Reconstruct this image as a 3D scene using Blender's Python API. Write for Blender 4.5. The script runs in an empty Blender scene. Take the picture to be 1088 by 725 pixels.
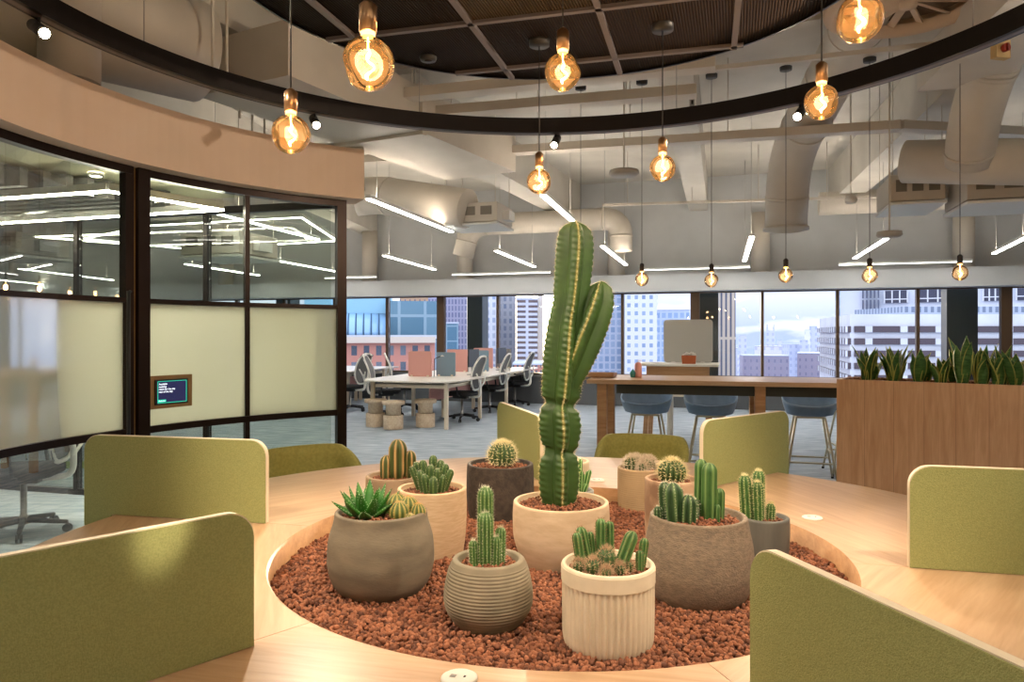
import bpy, math, random
import numpy as np
from mathutils import Vector, Matrix
random.seed(7); rng = np.random.default_rng(7)
PI = math.pi
SC = bpy.context.scene
COL = SC.collection
F = 769.0; HZ = 355.0; EYE = 1.45
def at(px, py, Y):
    return Vector(((px-544)/F*Y, Y, EYE-(py-HZ)/F*Y))
def xy(px, Y): return ((px-544)/F*Y, Y)

# ------------------------------------------------------------ materials
MATS = {}
def newmat(name):
    m = bpy.data.materials.new(name); m.use_nodes = True
    nt = m.node_tree; nt.nodes.clear()
    out = nt.nodes.new('ShaderNodeOutputMaterial')
    return m, nt, out
def mat(name, col, rough=.6, metal=0., col2=None, scale=8., bump=0., bscale=None, stretch=None, tone=None,
        spec=.5, detail=4., emit=None, estr=0., sheen=0., contrast=(.35,.65), trans=0.):
    """principled material; col/col2 mixed by noise; tone=colour mixed in by the mesh attribute 'tone'"""
    if name in MATS: return MATS[name]
    m, nt, out = newmat(name); N = nt.nodes.new; L = nt.links.new
    p = N('ShaderNodeBsdfPrincipled'); L(p.outputs[0], out.inputs[0])
    p.inputs['Base Color'].default_value = (*col, 1); p.inputs['Roughness'].default_value = rough
    p.inputs['Metallic'].default_value = metal; p.inputs['Specular IOR Level'].default_value = spec
    cur = None
    if col2 is not None or bump:
        tc = N('ShaderNodeTexCoord'); mp = N('ShaderNodeMapping'); L(tc.outputs['Object'], mp.inputs[0])
        if stretch: mp.inputs['Scale'].default_value = stretch
    if col2 is not None:
        nz = N('ShaderNodeTexNoise'); nz.inputs['Scale'].default_value = scale; nz.inputs['Detail'].default_value = detail
        L(mp.outputs[0], nz.inputs[0])
        r = N('ShaderNodeMapRange'); r.inputs[1].default_value = contrast[0]; r.inputs[2].default_value = contrast[1]
        L(nz.outputs[0], r.inputs[0])
        mx = N('ShaderNodeMix'); mx.data_type = 'RGBA'; L(r.outputs[0], mx.inputs[0])
        mx.inputs[6].default_value = (*col, 1); mx.inputs[7].default_value = (*col2, 1)
        cur = mx.outputs[2]
    if tone is not None:
        a = N('ShaderNodeAttribute'); a.attribute_name = 'tone'
        mx = N('ShaderNodeMix'); mx.data_type = 'RGBA'; L(a.outputs['Fac'], mx.inputs[0])
        if cur: L(cur, mx.inputs[6])
        else: mx.inputs[6].default_value = (*col, 1)
        mx.inputs[7].default_value = (*tone, 1); cur = mx.outputs[2]
    if cur: L(cur, p.inputs['Base Color'])
    if bump:
        nb = N('ShaderNodeTexNoise'); nb.inputs['Scale'].default_value = bscale or scale; nb.inputs['Detail'].default_value = 3
        L(mp.outputs[0], nb.inputs[0])
        b = N('ShaderNodeBump'); b.inputs['Strength'].default_value = bump; b.inputs['Distance'].default_value = .01
        L(nb.outputs[0], b.inputs['Height']); L(b.outputs[0], p.inputs['Normal'])
    if emit: p.inputs['Emission Color'].default_value = (*emit, 1); p.inputs['Emission Strength'].default_value = estr
    if trans:
        tr = N('ShaderNodeBsdfTranslucent'); ms = N('ShaderNodeMixShader'); ms.inputs[0].default_value = trans
        if cur: L(cur, tr.inputs[0])
        else: tr.inputs[0].default_value = (*col, 1)
        L(p.outputs[0], ms.inputs[1]); L(tr.outputs[0], ms.inputs[2]); L(ms.outputs[0], out.inputs[0])
    MATS[name] = m; return m
def glass(name, tint=(1,1,1), rough=.0, refl=1.0, haze=0., hazecol=(.8,.8,.8), ior=1.45):
    m, nt, out = newmat(name); N = nt.nodes.new; L = nt.links.new
    t = N('ShaderNodeBsdfTransparent'); t.inputs[0].default_value = (*tint, 1)
    g = N('ShaderNodeBsdfGlossy'); g.inputs['Roughness'].default_value = rough
    fr = N('ShaderNodeFresnel'); fr.inputs[0].default_value = ior
    mu = N('ShaderNodeMath'); mu.operation = 'MULTIPLY'; mu.inputs[1].default_value = refl; L(fr.outputs[0], mu.inputs[0])
    first = t.outputs[0]
    if haze:
        d = N('ShaderNodeBsdfDiffuse'); d.inputs[0].default_value = (*hazecol, 1)
        tl = N('ShaderNodeBsdfTranslucent'); tl.inputs[0].default_value = (*hazecol, 1)
        a = N('ShaderNodeMixShader'); a.inputs[0].default_value = .6; L(d.outputs[0], a.inputs[1]); L(tl.outputs[0], a.inputs[2])
        b = N('ShaderNodeMixShader'); b.inputs[0].default_value = haze; L(t.outputs[0], b.inputs[1]); L(a.outputs[0], b.inputs[2])
        first = b.outputs[0]
    ms = N('ShaderNodeMixShader'); L(mu.outputs[0], ms.inputs[0]); L(first, ms.inputs[1]); L(g.outputs[0], ms.inputs[2])
    L(ms.outputs[0], out.inputs[0]); MATS[name] = m; return m
def emis(name, col, s):
    m, nt, out = newmat(name); e = nt.nodes.new('ShaderNodeEmission')
    e.inputs[0].default_value = (*col, 1); e.inputs[1].default_value = s; nt.links.new(e.outputs[0], out.inputs[0])
    MATS[name] = m; return m
def facade(name, wall, g1, g2, w=1.5, h=3.5, mort=.25, rough=.35, metal=0.0, offz=0.):
    m, nt, out = newmat(name); N = nt.nodes.new; L = nt.links.new
    p = N('ShaderNodeBsdfPrincipled'); L(p.outputs[0], out.inputs[0])
    tc = N('ShaderNodeTexCoord'); s = N('ShaderNodeSeparateXYZ'); L(tc.outputs['Object'], s.inputs[0])
    sn = N('ShaderNodeSeparateXYZ'); L(tc.outputs['Normal'], sn.inputs[0])
    def M(op, a, b=None):
        n = N('ShaderNodeMath'); n.operation = op
        for i, v in enumerate((a, b)):
            if v is None: continue
            if isinstance(v, (int, float)): n.inputs[i].default_value = v
            else: L(v, n.inputs[i])
        return n.outputs[0]
    u = M('ADD', M('MULTIPLY', s.outputs[0], M('ABSOLUTE', sn.outputs[1])), M('MULTIPLY', s.outputs[1], M('ABSOLUTE', sn.outputs[0])))
    c = N('ShaderNodeCombineXYZ'); L(u, c.inputs[0]); L(M('ADD', s.outputs[2], offz), c.inputs[1])
    b = N('ShaderNodeTexBrick'); b.offset = 0; b.squash = 1
    L(c.outputs[0], b.inputs['Vector'])
    b.inputs['Color1'].default_value = (*g1, 1); b.inputs['Color2'].default_value = (*g2, 1); b.inputs['Mortar'].default_value = (*wall, 1)
    b.inputs['Scale'].default_value = 1; b.inputs['Mortar Size'].default_value = mort; b.inputs['Mortar Smooth'].default_value = 0
    b.inputs['Brick Width'].default_value = w; b.inputs['Row Height'].default_value = h
    L(b.outputs['Color'], p.inputs['Base Color'])
    p.inputs['Roughness'].default_value = rough; p.inputs['Metallic'].default_value = metal
    MATS[name] = m; return m

# ------------------------------------------------------------ mesh builder
class MB:
    def __init__(s): s.v = []; s.f = []; s.t = []; s.sm = []
    def add(s, vs, fs, tone=None, smooth=False):
        n = len(s.v); s.v.extend([tuple(v) for v in vs]); s.f.extend([tuple(i+n for i in f) for f in fs])
        s.t.extend(tone if tone is not None else [0.]*len(vs)); s.sm.extend([smooth]*len(fs)); return s
    def box(s, c, d, rz=0, tilt=None):
        x, y, z = d[0]/2, d[1]/2, d[2]/2
        R = Matrix.Rotation(rz, 3, 'Z')
        if tilt is not None: R = R @ tilt
        vs = [Vector(c)+R @ Vector((i*x, j*y, k*z)) for i in (-1, 1) for j in (-1, 1) for k in (-1, 1)]
        return s.add(vs, [(0,1,3,2),(4,6,7,5),(0,4,5,1),(2,3,7,6),(0,2,6,4),(1,5,7,3)])
    def bar(s, a, b, w, h, up=(0,0,1)):
        a, b = Vector(a), Vector(b); d = (b-a).normalized(); u = Vector(up)
        if abs(d.dot(u)) > .98: u = Vector((1,0,0))
        sx = d.cross(u).normalized(); sz = sx.cross(d).normalized()
        vs = [p+sx*i*w/2+sz*j*h/2 for p in (a, b) for i, j in ((-1,-1),(1,-1),(1,1),(-1,1))]
        return s.add(vs, [(3,2,1,0),(4,5,6,7),(0,1,5,4),(1,2,6,5),(2,3,7,6),(3,0,4,7)])
    def tube(s, path, r, n=10, cap=True, tone=0.):
        P = [Vector(p) for p in path]; R = r if isinstance(r, (list, tuple)) else [r]*len(P)
        vs = []; prev = None
        for i, p in enumerate(P):
            d = (P[min(i+1, len(P)-1)]-P[max(i-1, 0)]).normalized()
            if prev is None:
                u = Vector((0,0,1)) if abs(d.z) < .9 else Vector((1,0,0))
                sx = d.cross(u).normalized()
            else: sx = (prev-d*prev.dot(d)).normalized()
            prev = sx; sy = d.cross(sx)
            for k in range(n):
                a = 2*PI*k/n; vs.append(p+(sx*math.cos(a)+sy*math.sin(a))*R[i])
        fs = [(i*n+k, i*n+(k+1) % n, (i+1)*n+(k+1) % n, (i+1)*n+k) for i in range(len(P)-1) for k in range(n)]
        n0 = len(s.v); s.add(vs, fs, [tone]*len(vs), True)
        if cap:
            s.f.append(tuple(n0+k for k in range(n))[::-1]); s.sm.append(False)
            e = n0+(len(P)-1)*n; s.f.append(tuple(e+k for k in range(n))); s.sm.append(False)
        return s
    def lathe(s, prof, c=(0,0,0), n=48, a0=0, a1=2*PI, tone=None, fn=None, smooth=True):
        full = abs(a1-a0-2*PI) < 1e-6; m = n if full else n+1; vs = []; tn = []
        for i, (r, z) in enumerate(prof):
            for k in range(m):
                a = a0+(a1-a0)*k/n; rr = r if fn is None else fn(r, z, a)
                vs.append((c[0]+rr*math.cos(a), c[1]+rr*math.sin(a), c[2]+z)); tn.append(0. if tone is None else tone[i])
        fs = []
        for i in range(len(prof)-1):
            for k in range(n):
                k2 = (k+1) % m; fs.append((i*m+k, i*m+k2, (i+1)*m+k2, (i+1)*m+k))
        return s.add(vs, fs, tn, smooth)
    def prism(s, poly, z0, z1):
        n = len(poly)
        vs = [(x, y, z0) for x, y in poly]+[(x, y, z1) for x, y in poly]
        return s.add(vs, [tuple(range(n))[::-1], tuple(range(n, 2*n))]+[(i, (i+1) % n, n+(i+1) % n, n+i) for i in range(n)])
    def ball(s, c, r, n=12, m=8, tone=0., sq=(1,1,1)):
        vs = []; fs = []
        for i in range(m+1):
            ph = PI*i/m
            for k in range(n):
                a = 2*PI*k/n
                vs.append((c[0]+r*sq[0]*math.sin(ph)*math.cos(a), c[1]+r*sq[1]*math.sin(ph)*math.sin(a), c[2]-r*sq[2]*math.cos(ph)))
        for i in range(m):
            for k in range(n): fs.append((i*n+k, i*n+(k+1) % n, (i+1)*n+(k+1) % n, (i+1)*n+k))
        return s.add(vs, fs, [tone]*len(vs), True)
    def spine(s, p, d, L, w, tone=0.):
        d = Vector(d).normalized(); p = Vector(p)
        u = d.orthogonal().normalized(); v = d.cross(u)
        vs = [p+u*w, p+(u*-.5+v*.87)*w, p+(u*-.5-v*.87)*w, p+d*L]
        return s.add(vs, [(0,1,3),(1,2,3),(2,0,3)], [tone]*4)
    def build(s, name, m, parent=None, world=False, bevel=0, seg=2, solid=0, auto=False):
        me = bpy.data.meshes.new(name); vs = s.v
        if world and parent is not None:
            inv = parent.matrix_basis.inverted(); vs = [tuple(inv @ Vector(v)) for v in vs]
        me.from_pydata(vs, [], s.f); me.polygons.foreach_set('use_smooth', s.sm)
        if any(s.t):
            a = me.attributes.new('tone', 'FLOAT', 'POINT'); a.data.foreach_set('value', s.t)
        me.materials.append(m); me.update()
        o = bpy.data.objects.new(name, me); COL.objects.link(o)
        if parent is not None: o.parent = parent
        if solid:
            md = o.modifiers.new('s', 'SOLIDIFY'); md.thickness = solid; md.offset = 0
        if bevel:
            md = o.modifiers.new('b', 'BEVEL'); md.width = bevel; md.segments = seg; md.limit_method = 'ANGLE'; md.angle_limit = .6
        return o
def tag(o, label=None, cat=None, group=None, kind=None):
    if label: o['label'] = label
    if cat: o['category'] = cat
    if group: o['group'] = group
    if kind: o['kind'] = kind
    return o
def thing(name, label, cat, loc=(0,0,0), rz=0, group=None):
    o = bpy.data.objects.new(name, None); COL.objects.link(o); o.empty_display_size = .1
    o.location = loc; o.rotation_euler = (0,0,rz)
    o.matrix_basis = Matrix.Translation(Vector(loc)) @ Matrix.Rotation(rz, 4, 'Z')
    return tag(o, label, cat, group)
def struct(name, mb, m, world=True, **k):
    return tag(mb.build(name, m, None, **k), kind='structure')
def dup(root, loc, rz, label, group=None):
    r = root.copy(); COL.objects.link(r); r.location = loc; r.rotation_euler = (0,0,rz); r['label'] = label
    if group: r['group'] = group
    for ch in root.children:
        c = ch.copy(); COL.objects.link(c); c.parent = r
        for g in ch.children:
            d = g.copy(); COL.objects.link(d); d.parent = c
    return r
def smooth_path(pts, n=8):
    P = [Vector(p) for p in pts]; out = []
    for i in range(len(P)-1):
        p0, p1, p2, p3 = P[max(i-1,0)], P[i], P[i+1], P[min(i+2,len(P)-1)]
        for k in range(n):
            t = k/n; out.append(.5*((2*p1)+(p2-p0)*t+(2*p0-5*p1+4*p2-p3)*t*t+(3*p1-p0-3*p2+p3)*t**3))
    out.append(P[-1]); return out
def bend_path(pts, r, n=7):
    """polyline with rounded elbows of radius r"""
    P = [Vector(p) for p in pts]; out = [P[0]]
    for i in range(1, len(P)-1):
        a = (P[i-1]-P[i]).normalized(); b = (P[i+1]-P[i]).normalized()
        for k in range(n+1):
            t = k/n; out.append((P[i]+a*r)*(1-t)**2+P[i]*2*t*(1-t)+(P[i]+b*r)*t*t)
    out.append(P[-1]); return out

# ------------------------------------------------------------ palette
def srgb(r, g, b):
    f = lambda c: ((c/255+.055)/1.055)**2.4 if c/255 > .04045 else c/255/12.92
    return (f(r), f(g), f(b))
white = mat('white_paint', srgb(228,226,220), .7)
wallw = mat('wall_paint', srgb(205,207,208), .85, col2=srgb(198,200,201), scale=2)
conc = mat('painted_concrete', srgb(205,200,190), .85, col2=srgb(190,185,176), scale=1.3, bump=.1, bscale=30)
beige = mat('plaster_beige', srgb(226,204,186), .85, col2=srgb(221,198,179), scale=3)
black = mat('black_metal', srgb(30,24,22), .35, .6)
blackp = mat('black_plastic', srgb(26,26,28), .5)
bronze = mat('bronze_frame', srgb(38,26,21), .32, .7)
goldframe = mat('tan_metal', srgb(150,120,80), .4, .5)
ductm = mat('duct_paint', srgb(206,198,186), .55, col2=srgb(196,188,176), scale=2)
darkmul = mat('window_frame_brown', srgb(96,74,54), .45, .3)
steel = mat('steel', srgb(170,168,165), .35, .8)
sillm = mat('sill_grey', srgb(92,96,100), .6)
fabric_g = mat('green_felt', srgb(162,166,108), .95, col2=srgb(148,154,98), scale=260, stretch=(1,1,1), bump=.35, bscale=420, detail=2)
trimw = mat('cream_edge_trim', srgb(226,214,192), .7)
terra = mat('clay_pebbles', srgb(138,86,60), .9, tone=srgb(84,50,36), col2=srgb(164,108,78), scale=90, contrast=(.3,.7))
# ================================================================ building grid
TH = math.radians(17.15)
U = Vector((math.cos(TH), -math.sin(TH), 0)); V = Vector((math.sin(TH), math.cos(TH), 0)); RZ = -TH
A0 = Vector((-3.79, 16.4, 0))
def W(s, d=0, z=0): return A0+U*s-V*d+Vector((0,0,z))      # s along the window wall, d metres into the room
def s_px(px, d=0):
    k = (px-544)/F; A = A0-V*d
    return (A.y*k-A.x)/(U.x-U.y*k)
HEAD, SILL, CEIL = 2.28, .6, 4.5
CX, CY = .15, 2.45          # planter centre
# ---------------- floor, ceiling, walls
carpet = mat('carpet', srgb(152,168,184), .95, col2=srgb(198,208,218), scale=5, stretch=(.6,3.2,1), bump=.4, bscale=160, detail=8)
cor = [W(-13), W(15.5), Vector((11.0,-4,0)), Vector((-16.2,-4,0))]
cor = [W(-13), W(15.5), Vector((W(15.5).x,-4,0)), Vector((W(-13).x,-4,0))]
struct('floor', MB().prism([(p.x, p.y) for p in cor[::-1]], -.1, 0), carpet)
struct('ceiling', MB().prism([(p.x, p.y) for p in cor[::-1]], CEIL, CEIL+.2), conc)
xl, xr = cor[0].x, cor[1].x
struct('wall_left', MB().box((xl-.1, (cor[0].y-4)/2, CEIL/2), (.2, cor[0].y+4, CEIL)), wallw)
struct('wall_right', MB().box((xr+.1, (cor[1].y-4)/2, CEIL/2), (.2, cor[1].y+4, CEIL)), wallw)
struct('wall_back', MB().box(((xl+xr)/2, -4.1, CEIL/2), (xr-xl, .2, CEIL)), mat('back_wall_paint', srgb(190,170,145), .9))
def wallbox(s0, s1, d0, d1, z0, z1, mb=None):
    mb = mb or MB(); mb.prism([tuple(W(s0,d1).xy), tuple(W(s1,d1).xy), tuple(W(s1,d0).xy), tuple(W(s0,d0).xy)], z0, z1); return mb
struct('wall_front', wallbox(-13, 15.5, -.2, 0, HEAD, CEIL), wallw)
struct('wall_sill', wallbox(-13, 15.5, -.2, 0, 0, SILL), sillm)
struct('wall_bulkhead', wallbox(-13, 15.5, .002, .42, HEAD-.01, 2.60), wallw)
struct('trim_sill', wallbox(-13, 15.5, .002, .05, SILL-.04, SILL), mat('sill_board', srgb(120,122,122), .5))
# windows
wglass = glass('window_glass', (.97,.985,1), refl=.75)
mull = [1.03, 2.32, 3.63, 4.98, 6.28, 7.70, 8.95, 10.27, 11.6, 12.98, 14.35]
mull = [1.03-1.33*k for k in range(9, 0, -1)]+mull
for i, (a, b) in enumerate(zip(mull[:-1], mull[1:])):
    e = bpy.data.objects.new('window_%d' % (i+1), None); COL.objects.link(e); e.location = W((a+b)/2, -.1, SILL); e.rotation_euler = (0,0,RZ)
    e.matrix_basis = Matrix.Translation(e.location) @ Matrix.Rotation(RZ, 4, 'Z'); e['kind'] = 'structure'
    w = b-a; H = HEAD-SILL
    MB().box((0,0,H/2), (w-.06, .012, H-.06)).build('pane', wglass, e)
    wide = .17 if any(abs(a-x) < .02 for x in (2.32, 7.70, 12.98)) else .055
    fr = MB(); fr.box((-w/2,0,H/2), (wide,.12,H)); fr.box((0,0,.02), (w-.06,.08,.04)); fr.box((0,0,H-.015), (w-.06,.08,.03))
    fr.build('window_frame', darkmul, e)
colm = mat('dark_column', srgb(52,62,60), .35)
for n, (s, w) in enumerate([(2.93,.36), (7.88,.5), (12.43,.5), (-2.0,.4)]):
    c = W(s, -.75, 2.0)
    struct('column_%d' % (n+1), MB().box(c, (w,.4,6), RZ), colm)
# concrete beams along V (the room's structure)
for n, (px, py, Y, w) in enumerate([(430,170,8.6,.42), (728,165,8.8,.34), (985,150,8.4,.42)]):
    a = at(px, py, Y); b0 = None
    end = {0: W(s_px(606)), 1: W(s_px(742)), 2: W(s_px(893))}[n]
    d = (Vector((end.x, end.y, 0))-Vector((a.x, a.y, 0))); st = Vector((a.x, a.y, 0))-d*.9
    m = MB(); m.bar((st.x, st.y, 4.175), (end.x, end.y, 4.175), w, .65)
    struct('beam_%d' % (n+1), m, conc)
struct('beam_4', MB().bar((-4.8,3,4.1), (-3.2,16.2,4.1), .4, .8), conc)
struct('beam_5', MB().bar((-9.8,1,4.1), (-6.6,17.4,4.1), .4, .8), conc)
# ribs across ceiling (joists along U)
for n, Y in enumerate((4.2, 6.3, 7.6)):
    a = Vector((-9, Y+9*math.tan(TH), 4.42)); b = Vector((9, Y-9*math.tan(TH), 4.42))
    struct('beam_%d' % (n+6), MB().bar(a, b, .16, .16), conc)

# ---------------- glazed meeting room on the left
def circ3(p, q, r):
    ax, ay = p; bx, by = q; cx, cy = r
    d = 2*(ax*(by-cy)+bx*(cy-ay)+cx*(ay-by))
    ux = ((ax*ax+ay*ay)*(by-cy)+(bx*bx+by*by)*(cy-ay)+(cx*cx+cy*cy)*(ay-by))/d
    uy = ((ax*ax+ay*ay)*(cx-bx)+(bx*bx+by*by)*(ax-cx)+(cx*cx+cy*cy)*(bx-ax))/d
    return ux, uy, math.hypot(ax-ux, ay-uy)
P0, P1, P2 = (-2.71,3.83), (-2.45,4.72), (-1.375,5.87)
gx, gy, gr = circ3(P0, P1, P2)
def gp(a, dr=0): return (gx+(gr+dr)*math.cos(a), gy+(gr+dr)*math.sin(a))
ang = lambda p: math.atan2(p[1]-gy, p[0]-gx)
a2, a1_, a0 = ang(P2), ang(P1), ang(P0)
if a1_ < a2: a1_ += 2*PI
if a0 < a1_: a0 += 2*PI
def a_at(px):     # angle on the glass arc seen at pixel column px
    best = None
    for k in range(4001):
        a = a2-.05+(a0-a2+.5)*k/4000; x, y = gp(a); e = abs(544+F*x/y-px)
        if best is None or e < best[0]: best = (e, a)
    return best[1]
aend = a0+(a0-a1_)*1.3
ZT, ZM = 2.53, 1.665
def arcstrip(a, b, z0, z1, r0, r1, n=24, mb=None):
    mb = mb or MB(); vs = []; fs = []
    for k in range(n+1):
        t = a+(b-a)*k/n
        for dr in (r0, r1):
            x, y = gp(t, dr); vs += [(x, y, z0), (x, y, z1)]
    for k in range(n):
        o = k*4; p = o+4
        fs += [(o,p,p+1,o+1), (o+2,o+3,p+3,p+2), (o+1,p+1,p+3,o+3), (o,o+2,p+2,p)]
    fs += [(0,1,3,2), (n*4, n*4+2, n*4+3, n*4+1)]
    if r1-r0 < .02:      # thin glass: smooth faces on vertices of their own
        A_ = [v for i, v in enumerate(vs) if i % 4 < 2]; B_ = [v for i, v in enumerate(vs) if i % 4 > 1]
        mb.add(A_, [(2*k,2*k+2,2*k+3,2*k+1) for k in range(n)], None, True); mb.add(B_, [(2*k,2*k+1,2*k+3,2*k+2) for k in range(n)], None, True)
        fs = [f for i, f in enumerate(fs) if i >= 4*n or i % 4 > 1]
    return mb.add(vs, fs)
struct('wall_fascia', arcstrip(a_at(382), aend, ZT, 2.925, -.16, .12, 48), beige)
frosted = glass('frosted_film', (.85,.88,.84), rough=.08, refl=.6, haze=.88, hazecol=srgb(238,241,226))
clear = glass('partition_glass', (.9,.93,.9), rough=0, refl=.35)
a_end, a262, a155, a138 = a_at(362), a_at(262), a_at(149), a_at(137)
gap = .004
def bay(name, a, b, door=False):
    e = bpy.data.objects.new(name, None); COL.objects.link(e); x, y = gp((a+b)/2); e.location = (x,y,0)
    e.matrix_basis = Matrix.Translation((x,y,0)); e['kind'] = 'structure'
    arcstrip(a, b, ZM, ZT-.04, -.005, .005, 30).build('clear_pane', clear, e, world=True)
    arcstrip(a, b, .84, ZM, -.005, .005, 30).build('frosted_pane', frosted, e, world=True)
    arcstrip(a, b, .06, .80, -.005, .005, 30).build('clear_pane', clear, e, world=True)
    m = MB(); arcstrip(a, b, ZM-.014, ZM+.018, -.03, .03, 12, m); arcstrip(a, b, .795, .84, -.03, .03, 12, m)
    arcstrip(a, b, ZT-.05, ZT+.0, -.035, .035, 12, m); arcstrip(a, b, 0, .07, -.035, .035, 12, m)
    m.build('window_frame', goldframe if door == 2 else bronze, e, world=True)
    return e
bay('window_40', a_end, a262); bay('window_41', a262, a155)
dr = bay('door_1', a138, aend*.5+a138*.5)
bay('window_42', aend*.5+a138*.5, aend)
for i, (a, w) in enumerate([(a_end, .075), (a262, .035), (a155, .085), (a138+.006, .06)]):
    x, y = gp(a); struct('trim_%d' % (i+1), MB().box((x, y, ZT/2), (w, w, ZT), a), bronze)
# thin tan stop beside the door
x, y = gp((a155+a138)/2); struct('trim_5', MB().box((x, y, ZT/2), (.02,.03,ZT), a155), goldframe)
# door handle (tall square pull)
xa, ya = gp(a_at(126), -.09); xb, yb = gp(a_at(134), -.04)
h = MB(); h.tube([(xb,yb,1.72),(xa,ya,1.72),(xa,ya,.6),(xb,yb,.6)], .011, 8); h.build('door_handle', blackp, dr, world=True)
# booking tablet
aT = a_at(178); x, y = gp(aT, -.03); nrm = Vector((gx-x, gy-y, 0)).normalized()
rzT = math.atan2(-nrm.x, nrm.y)+PI
ZTb = EYE-(416-HZ)/F*math.hypot(x*0,y)
tb = thing('booking_tablet', 'small dark booking screen in a tan surround fixed to the frosted meeting room glass', 'tablet', (x, y, ZTb), rzT)
wT, hT = .30, .20
MB().box((0,.0,0), (wT+.02, .02, hT+.02)).build('surround', goldframe, tb, bevel=.003)
MB().box((.0,-.014,0), (wT*.80, .012, hT*.84)).build('bezel', blackp, tb)
scr = MB().box((0,-.0215,0), (wT*.72, .003, hT*.74)).build('screen', mat('tablet_screen', srgb(20,22,46), .2, emit=srgb(26,30,60), estr=.8), tb)
gl = emis('screen_green', srgb(40,190,150), .8); wl = emis('screen_white', srgb(235,240,245), 1.)
m = MB()
for z in (-1,1): m.box((0,-.0235,z*hT*.36), (wT*.70,.001,.003))
for xx in (-1,1): m.box((xx*wT*.35,-.0235,0), (.003,.001,hT*.72))
m.box((-wT*.25,-.0238,-hT*.29), (.055,.001,.016)); m.build('screen_border', gl, scr)
def text(body, size, loc, parent, m, rot=(PI/2,0,0), ax='LEFT'):
    c = bpy.data.curves.new('lettering', 'FONT'); c.body = body; c.size = size; c.align_x = ax; c.extrude = .0003
    c.materials.append(m); o = bpy.data.objects.new('lettering', c); COL.objects.link(o); o.parent = parent
    o.location = loc; o.rotation_euler = rot
    me = bpy.data.meshes.new_from_object(o); q = bpy.data.objects.new('lettering', me); COL.objects.link(q); q.parent = parent; q.location = loc; q.rotation_euler = rot
    bpy.data.objects.remove(o); return q
text('Available\nmeeting\nroom for the day\nrest of the day', .017, (-wT*.33,-.0245,hT*.24), scr, wl)
text('Book now', .011, (-wT*.33,-.0248,-hT*.31), scr, wl)
# room interior: far wall, ceiling, baffles
FA, FB = Vector((-1.40,5.90,0)), Vector((-4.9,7.6,0))
pa, pb = Vector((-3.93,6.55,0)), Vector((-1.45,5.88,0))
fd = (pa-pb).normalized(); farL = pb+fd*5.2
lenF = (farL-pb).length; rzF = math.atan2((pb-farL).y, (pb-farL).x)
fx = [0, 1.2, 2.57, 3.6, 4.4, 5.2]
for i in range(5):
    a, b = pb+fd*fx[i], pb+fd*fx[i+1]; c = (a+b)/2
    e = bpy.data.objects.new('window_%d' % (50+i), None); COL.objects.link(e); e['kind'] = 'structure'
    e.location = c; e.matrix_basis = Matrix.Translation(c) @ Matrix.Rotation(rzF, 4, 'Z'); e.rotation_euler = (0,0,rzF)
    w = (a-b).length
    MB().box((0,0,ZT/2), (w-.05,.01,ZT-.06)).build('pane', clear, e)
    m = MB(); m.box((0,0,.025), (w,.05,.05)); m.box((0,0,ZT-.03), (w,.05,.06)); m.box((-w/2,0,ZT/2), (.045,.055,ZT))
    m.build('window_frame', black, e)
struct('wall_meeting', MB().bar((farL.x,farL.y,1.4), (farL.x-.6,2.6,1.4), .12, 2.8), white)
poly = [gp(a_at(366)-.01+(aend-a_at(366))*k/20, .10) for k in range(21)]
poly = poly[::1]+[(farL.x, 2.7), (farL.x, farL.y), (pb.x, pb.y+.03)]
struct('ceiling_meeting', MB().prism(poly, ZT+.08, ZT+.14), mat('soffit', srgb(196,192,160), .85))
baf = mat('baffle_felt', srgb(120,120,116), .95, col2=srgb(104,104,102), scale=60)
for k in range(11):
    c = Vector((-4.35,5.55,0))+Vector((fd.y,-fd.x,0))*(-.62+.135*k)*-1
    tag(MB().box((c.x, c.y, ZT-.005), (3.0-.17*k*.6, .06, .13), rzF).build('acoustic_baffle', baf),
        'long grey felt baffle hung in the row on the meeting room ceiling', 'ceiling baffle', 'felt baffles over the meeting room')
ledw = emis('led_white', (1.0,.93,.76), 30.)
def loop_light(pts, z, w, label, closed=True, power=None, dm=None):
    t = thing('loop_light', label, 'light', (pts[0][0], pts[0][1], z), 0, 'angular loop lights')
    m = MB(); h = MB(); q = list(pts)+([pts[0]] if closed else [])
    for a, b in zip(q[:-1], q[1:]):
        m.bar((*a, z), (*b, z), w, .012); h.bar((*a, z+.03), (*b, z+.03), w*1.1, .05)
    m.build('diffuser', dm or ledw, t, world=True); h.build('housing', white, t, world=True)
    return t
loop_light([(-2.24,5.6),(-2.72,4.87),(-4.6,5.42),(-4.9,6.42)], ZT-.12, .035, 'thin angular loop of white light on the meeting room ceiling')
loop_light([(-4.9,9.7),(-2.62,9.0),(-2.72,11.26),(-5.5,12.4),(-6.5,11)], 2.9, .022, 'large angular loop light seen through the meeting room glass', dm=emis('led_thin_loop', (1,.95,.86), 9))
for i, (px, py, Y) in enumerate([(102,218,5.2), (30,235,6.0), (312,211,5.75)]):
    p = at(px, py, Y); t = thing('downlight', ['small bright downlight just left of the glass door frame', 'small bright downlight at the far left of the meeting room', 'small round downlight over the last glass bay'][i], 'downlight', (p.x,p.y,ZT+.055))
    MB().lathe([(.05,.02),(.055,.0),(.035,-.004)], n=16).build('rim', white, t); MB().lathe([(0,-.003),(.036,-.003)], n=16).build('lens', emis('downlight_lens%d' % i, (1,.85,.62), 20), t)
    l = bpy.data.lights.new('downlight_beam', 'SPOT'); l.energy = 70; l.spot_size = 2.3; l.spot_blend = .8; l.color = (1,.9,.72); l.shadow_soft_size = .05
    o = bpy.data.objects.new('downlight_beam', l); COL.objects.link(o); o.parent = t; o.location = (0,0,-.02)
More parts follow.
